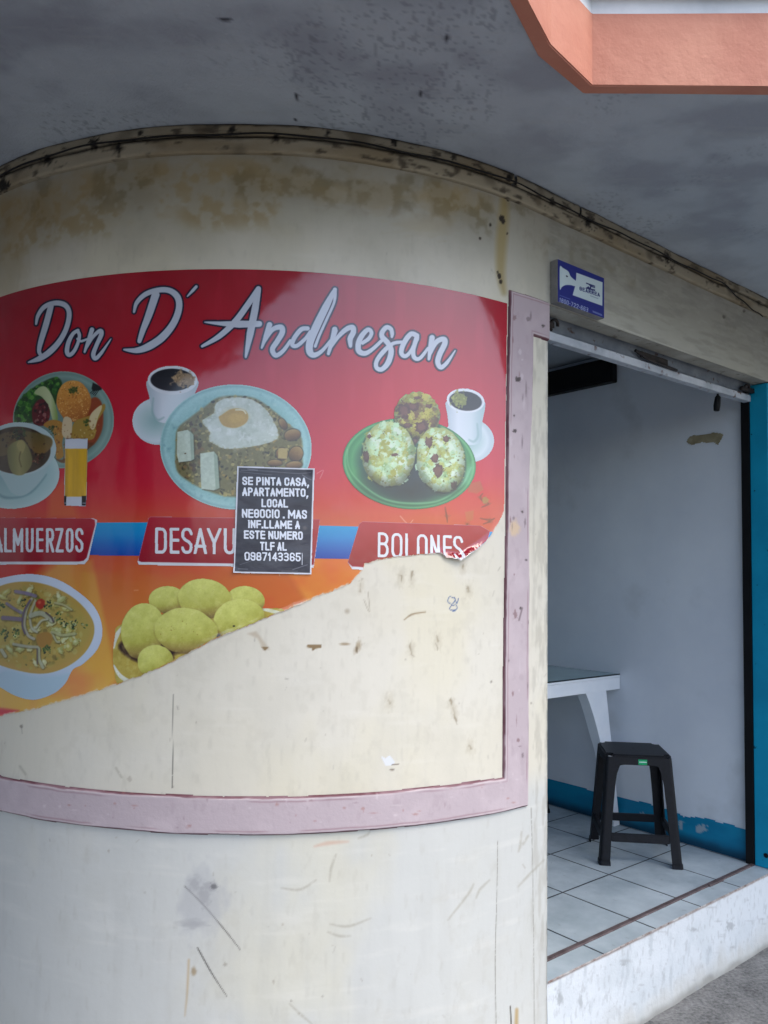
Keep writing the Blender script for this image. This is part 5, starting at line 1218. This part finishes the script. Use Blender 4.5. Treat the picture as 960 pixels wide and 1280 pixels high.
LINES = [("SE PINTA CASA,", 303.2, 386.6, 596.0, 606.6), ("APARTAMENTO,", 303.2, 385.6, 609.4, 620.0), ("LOCAL", 327, 361, 623.3, 633.8), ("NEGOCIO . MAS", 302.8, 384.4, 636.2, 647.3), ("INF.LLAME A", 310.2, 375.6, 649.8, 660.2), ("ESTE NUMERO", 305.2, 379.2, 663.0, 673.6), ("TLF AL", 325.4, 359.2, 676.8, 687.6), ("0987143365", 306.0, 376.6, 689.8, 700.6)]
items = []
for s, x0, x1, yt, yb in LINES:
    wts = [{' ': .45, '.': .42, ',': .42, 'I': .5, 'M': 1.35, '1': .72, 'N': 1.05}.get(ch, 1.0) for ch in s]
    k = (x1 - x0) / sum(wts); u = x0
    for ch, w in zip(s, wts):
        if ch != ' ': items.append((ch, u, u + w * k - .75, yb + .0, yt))
        u += w * k
def fly_sd(x, y):
    ys = y - .018 * (x - 303)
    d = np.full(x.size, 1e9); xr = x.ravel(); yr = ys.ravel()
    d = np.minimum(text_sd(xr, yr, [q for q in items if q[4] < 689], 2.1), text_sd(xr, yr, [q for q in items if q[4] > 689], 1.8))
    d = np.minimum(d, path_sd(xr, y.ravel(), np.array([(377.6, 691.5), (377.6, 706)]), np.array([.7, .7])))
    return d.reshape(x.shape)
P, x, y = wall_patch(298, 392, 592, 712, .0008, lambda A, Z, X, Y: fly_off(A, Z, X, Y) + .0005)
sheet('lettering', P, cells(fly_sd(x, y)) < 0, plain((222, 228, 240))(x, y), M_PAPER, fly)

# ------------------------------------------------------------------ plastic stool
def make_stool(name, label, loc, rot, group):
    t = thing(name, label, 'stool', loc, rot, group)
    H, hb, ht = .496, .184, .146
    hw = lambda z_: hb + (ht - hb) * z_ / H
    # seat: soft-edged slab with apron
    bm = bmesh.new(); cbox(bm, -ht - .002, ht + .002, -ht - .002, ht + .002, H - .014, H); 
    bmesh.ops.bevel(bm, geom=[e for e in bm.edges if abs(e.verts[0].co.z - e.verts[1].co.z) > .005], offset=.03, segments=5, affect='EDGES')
    bmesh.ops.bevel(bm, geom=[e for e in bm.edges if e.verts[0].co.z > H - .001 and e.verts[1].co.z > H - .001], offset=.006, segments=3, affect='EDGES')
    for k in range(4):
        M = Matrix.Rotation(k * math.pi / 2, 4, 'Z')
        # apron panel with arched lower edge
        top_, n_ = [], 14
        z0, z1 = H - .012, H - .046
        for s in (-1, 1): pass
        w0 = hw(z0) - .034
        prev = None
        for j in range(n_ + 1):
            u = -w0 + 2 * w0 * j / n_
            edge = max(0, (abs(u) - (w0 - .05)) / .05)
            zl = z1 - .038 * (1 - math.sqrt(max(0, 1 - edge * edge)))
            quad = []
            for dd in (0, .004):
                for zz in (z0, zl): quad.append(bm.verts.new(M @ Vector((u, -(hw(zz) - dd), zz))))
            if prev:
                bm.faces.new((prev[0], quad[0], quad[1], prev[1])); bm.faces.new((prev[2], prev[3], quad[3], quad[2])); bm.faces.new((prev[1], quad[1], quad[3], prev[3]))
            prev = quad
    obj('seat', bm, M_PLASTIC, t, False, False)
    # small recess in the seat
    bm = bmesh.new(); bmesh.ops.create_circle(bm, cap_ends=True, segments=16, radius=.007, matrix=Matrix.Translation((0, 0, H + .0008))); obj('seat_hole', bm, M_BLACK, t, False, False)
    for k in range(4):
        M = Matrix.Rotation(k * math.pi / 2, 4, 'Z'); bm = bmesh.new()
        zs = [0, .02, .021, .12, .24, .36, .41, .44, H - .012]
        ws = [.052, .050, .046, .045, .045, .048, .053, .062, .075]
        # rounded L section: corner at (-h,-h)
        rings = []
        for z_, w in zip(zs, ws):
            h = hw(z_) + (.003 if z_ <= .02 else 0); r = .014; th_ = .006
            outer = [(-h + w, -h)] + [(-h + r - r * math.sin(q), -h + r - r * math.cos(q)) for q in np.linspace(0, math.pi / 2, 5)] + [(-h, -h + w)]
            inn_ = [(-h + th_, -h + w), (-h + th_, -h + r), (-h + r, -h + th_), (-h + w, -h + th_)]
            rings.append([bm.verts.new(M @ Vector((p[0], p[1], z_))) for p in outer + inn_])
        for r0, r1 in zip(rings[:-1], rings[1:]):
            for j in range(len(r0)): bm.faces.new((r0[j], r0[(j + 1) % len(r0)], r1[(j + 1) % len(r1)], r1[j]))
        bm.faces.new(rings[0]); bm.faces.new(rings[-1])
        obj('leg', bm, M_PLASTIC, t, False, False)
    for k in range(4):
        M = Matrix.Rotation(k * math.pi / 2, 4, 'Z'); bm = bmesh.new()
        za, zb_ = .105, .142; ha = hw(za) - .002; u = ha - .044
        for s0_, s1_ in ((-u, u),):
            box(bm, [M @ Vector(p) for p in ((s0_, -ha, za), (s1_, -ha, za), (s1_, -ha + .018, za), (s0_, -ha + .018, za), (s0_, -hw(zb_) + .002, zb_), (s1_, -hw(zb_) + .002, zb_), (s1_, -hw(zb_) + .02, zb_), (s0_, -hw(zb_) + .02, zb_))])
        bmesh.ops.bevel(bm, geom=bm.edges[:], offset=.003, segments=2, affect='EDGES')
        obj('stretcher', bm, M_PLASTIC, t, False, False)
    return t
stool_rot = TH - math.radians(46.5)
stool = make_stool('plastic_stool', 'black plastic stool with a green sticker standing in the shop doorway', tuple(fp(1.283, .520, FLOOR)), stool_rot, 'black plastic stools in the shop')
bm = bmesh.new(); h = .1482
for zz, hh in ((0, .0155),):
    box(bm, [Vector((-.004, -h - .0022, .452)), Vector((.035, -h - .0022, .452)), Vector((.035, -h + .004, .452)), Vector((-.004, -h + .004, .452)), Vector((-.004, -h - .001, .476)), Vector((.035, -h - .001, .476)), Vector((.035, -h + .004, .476)), Vector((-.004, -h + .004, .476))])
stk = obj('sticker', bm, M_GREEN, stool, False, False)
bm = bmesh.new(); box(bm, [Vector((.000, -h - .0028, .463)), Vector((.033, -h - .0028, .463)), Vector((.033, -h, .463)), Vector((.000, -h, .463)), Vector((.000, -h - .0026, .467)), Vector((.033, -h - .0026, .467)), Vector((.033, -h, .467)), Vector((.000, -h, .467))])
obj('sticker_stripe', bm, M_STKWHITE, stk, False, False)
# a second stool, all but one leg behind the wall's edge
s2 = stool.copy(); C.objects.link(s2)
s2['label'] = 'black plastic stool under the white table, mostly hidden behind the wall edge'
for ch in list(stool.children):
    if ch.name.startswith('sticker'): continue
    c_ = ch.copy(); C.objects.link(c_); c_.parent = s2
s2.location = fp(1.30, 1.36, FLOOR); s2.rotation_euler = (0, 0, TH + math.radians(4))

# ------------------------------------------------------------------ white table against the interior wall
TZ = EYE - .512 - FLOOR
tb = thing('plastic_table', 'white plastic table with a glass top against the interior wall', 'table', tuple(fp(1.2, 1.2, FLOOR)), TH)
T0, T1, D0, D1 = .72, 1.618, .815, 1.72
bm = bmesh.new(); fbox(bm, T0, T1, D0, D1, FLOOR + TZ - .012, FLOOR + TZ); bevel(bm, .003, 2)
for (u0, u1, v0, v1) in ((T0 + .004, T1 - .004, D0 + .003, D0 + .018), (T0 + .004, T1 - .004, D1 - .018, D1 - .003), (T0 + .003, T0 + .018, D0 + .02, D1 - .02), (T1 - .018, T1 - .003, D0 + .02, D1 - .02)):
    fbox(bm, u0, u1, v0, v1, FLOOR + TZ - .075, FLOOR + TZ - .013)
obj('tabletop', bm, M_WPLASTIC, tb)
bm = bmesh.new(); fbox(bm, T0 + .004, T1 - .006, D0 + .004, D1 - .004, FLOOR + TZ + .001, FLOOR + TZ + .0065); obj('glass_top', bm, M_GLASSTOP, tb)
bm = bmesh.new(); fbox(bm, T0 + .002, T1 - .004, D0 + .0005, D0 + .0035, FLOOR + TZ + .0005, FLOOR + TZ + .0068); obj('glass_edge', bm, M_DARKGLASS, tb)
for sx in (0, 1):
    for sy in (0, 1):
        bm = bmesh.new(); rows = []
        for z_, w in ((0, .05), (.03, .05), (.16, .056), (.30, .072), (.42, .088), (.52, .108), (.60, .130), (.66, .150), (TZ - .076, .175)):
            a0 = .004 + .130 * (z_ / TZ); a1 = a0 + w         # splayed leg, inner edge sweeping out to the apron
            if sx: u0, u1 = T1 - a1, T1 - a0
            else: u0, u1 = T0 + a0, T0 + a1
            v0, v1 = (D0 + .006, D0 + .006 + min(w * .6, .06)) if sy == 0 else (D1 - .006 - min(w * .6, .06), D1 - .006)
            rows.append([bm.verts.new(fp(p, q_, FLOOR + z_)) for p, q_ in ((u0, v0), (u1, v0), (u1, v1), (u0, v1))])
        for r0, r1 in zip(rows[:-1], rows[1:]):
            for k in range(4): bm.faces.new((r0[k], r0[(k + 1) % 4], r1[(k + 1) % 4], r1[k]))
        bm.faces.new(rows[0]); bm.faces.new(rows[-1]); obj('leg', bm, M_WPLASTIC, tb)

# ------------------------------------------------------------------ long black cabinet high on the interior wall
cb = thing('wall_cabinet', 'long black cabinet fixed high on the interior wall inside the door', 'cabinet', tuple(fp(1.58, 1.3, EYE + 1.08)), TH)
bm = bmesh.new(); fbox(bm, 1.57, IW - .001, .83, 2.6, EYE + 1.078, EYE + 1.215); bevel(bm, .006, 2); obj('body', bm, M_BLACK, cb)
bm = bmesh.new(); fbox(bm, 1.562, 1.569, .84, 1.7, EYE + 1.088, EYE + 1.205); bevel(bm, .002, 1); obj('door', bm, M_BLACK, cb)

# ------------------------------------------------------------------ unseen houses added to block the left sky and darken the banner's reflection
M_SKY_BLOCK = mottled('sky_block_render', (96, 96, 94), (120, 118, 112), 1, .8)
def sky_block_house(label, x0, x1, y0, y1, H, face):
    op = thing('sky_block_house', label, 'building', ((x0 + x1) / 2, (y0 + y1) / 2, 0), 0, 'unseen houses added to block the sky')
    bm = bmesh.new(); cbox(bm, x0, x1, y0, y1, -.12, H); obj('wall', bm, M_SKY_BLOCK, op)
    n = 4
    for k in range(n):
        for q in range(2):
            bm = bmesh.new(); zz = .9 + 2.6 * q
            if face == 'y':
                u = x0 + (x1 - x0) * (k + .5) / n; cbox(bm, u - .8, u + .8, y1 - .05, y1 + .03, zz, zz + 1.6)
            else:
                u = y0 + (y1 - y0) * (k + .5) / n; cbox(bm, x1 - .05, x1 + .03, u - .8, u + .8, zz, zz + 1.6)
            obj('sky_block_window', bm, M_BLACK, op)
    bm = bmesh.new(); cbox(bm, x0 - .3, x1 + .3, y0 - .3, y1 + .3, H, H + .3); obj('sky_block_roof', bm, M_GREYMETAL, op)
sky_block_house('unseen plain grey house added behind the viewer to block the sky', -32, -11.5, -24, -13, 6.0, 'y')
sky_block_house('unseen plain grey house added on the left to block the sky', -24, -13, -12, 6, 5.6, 'x')
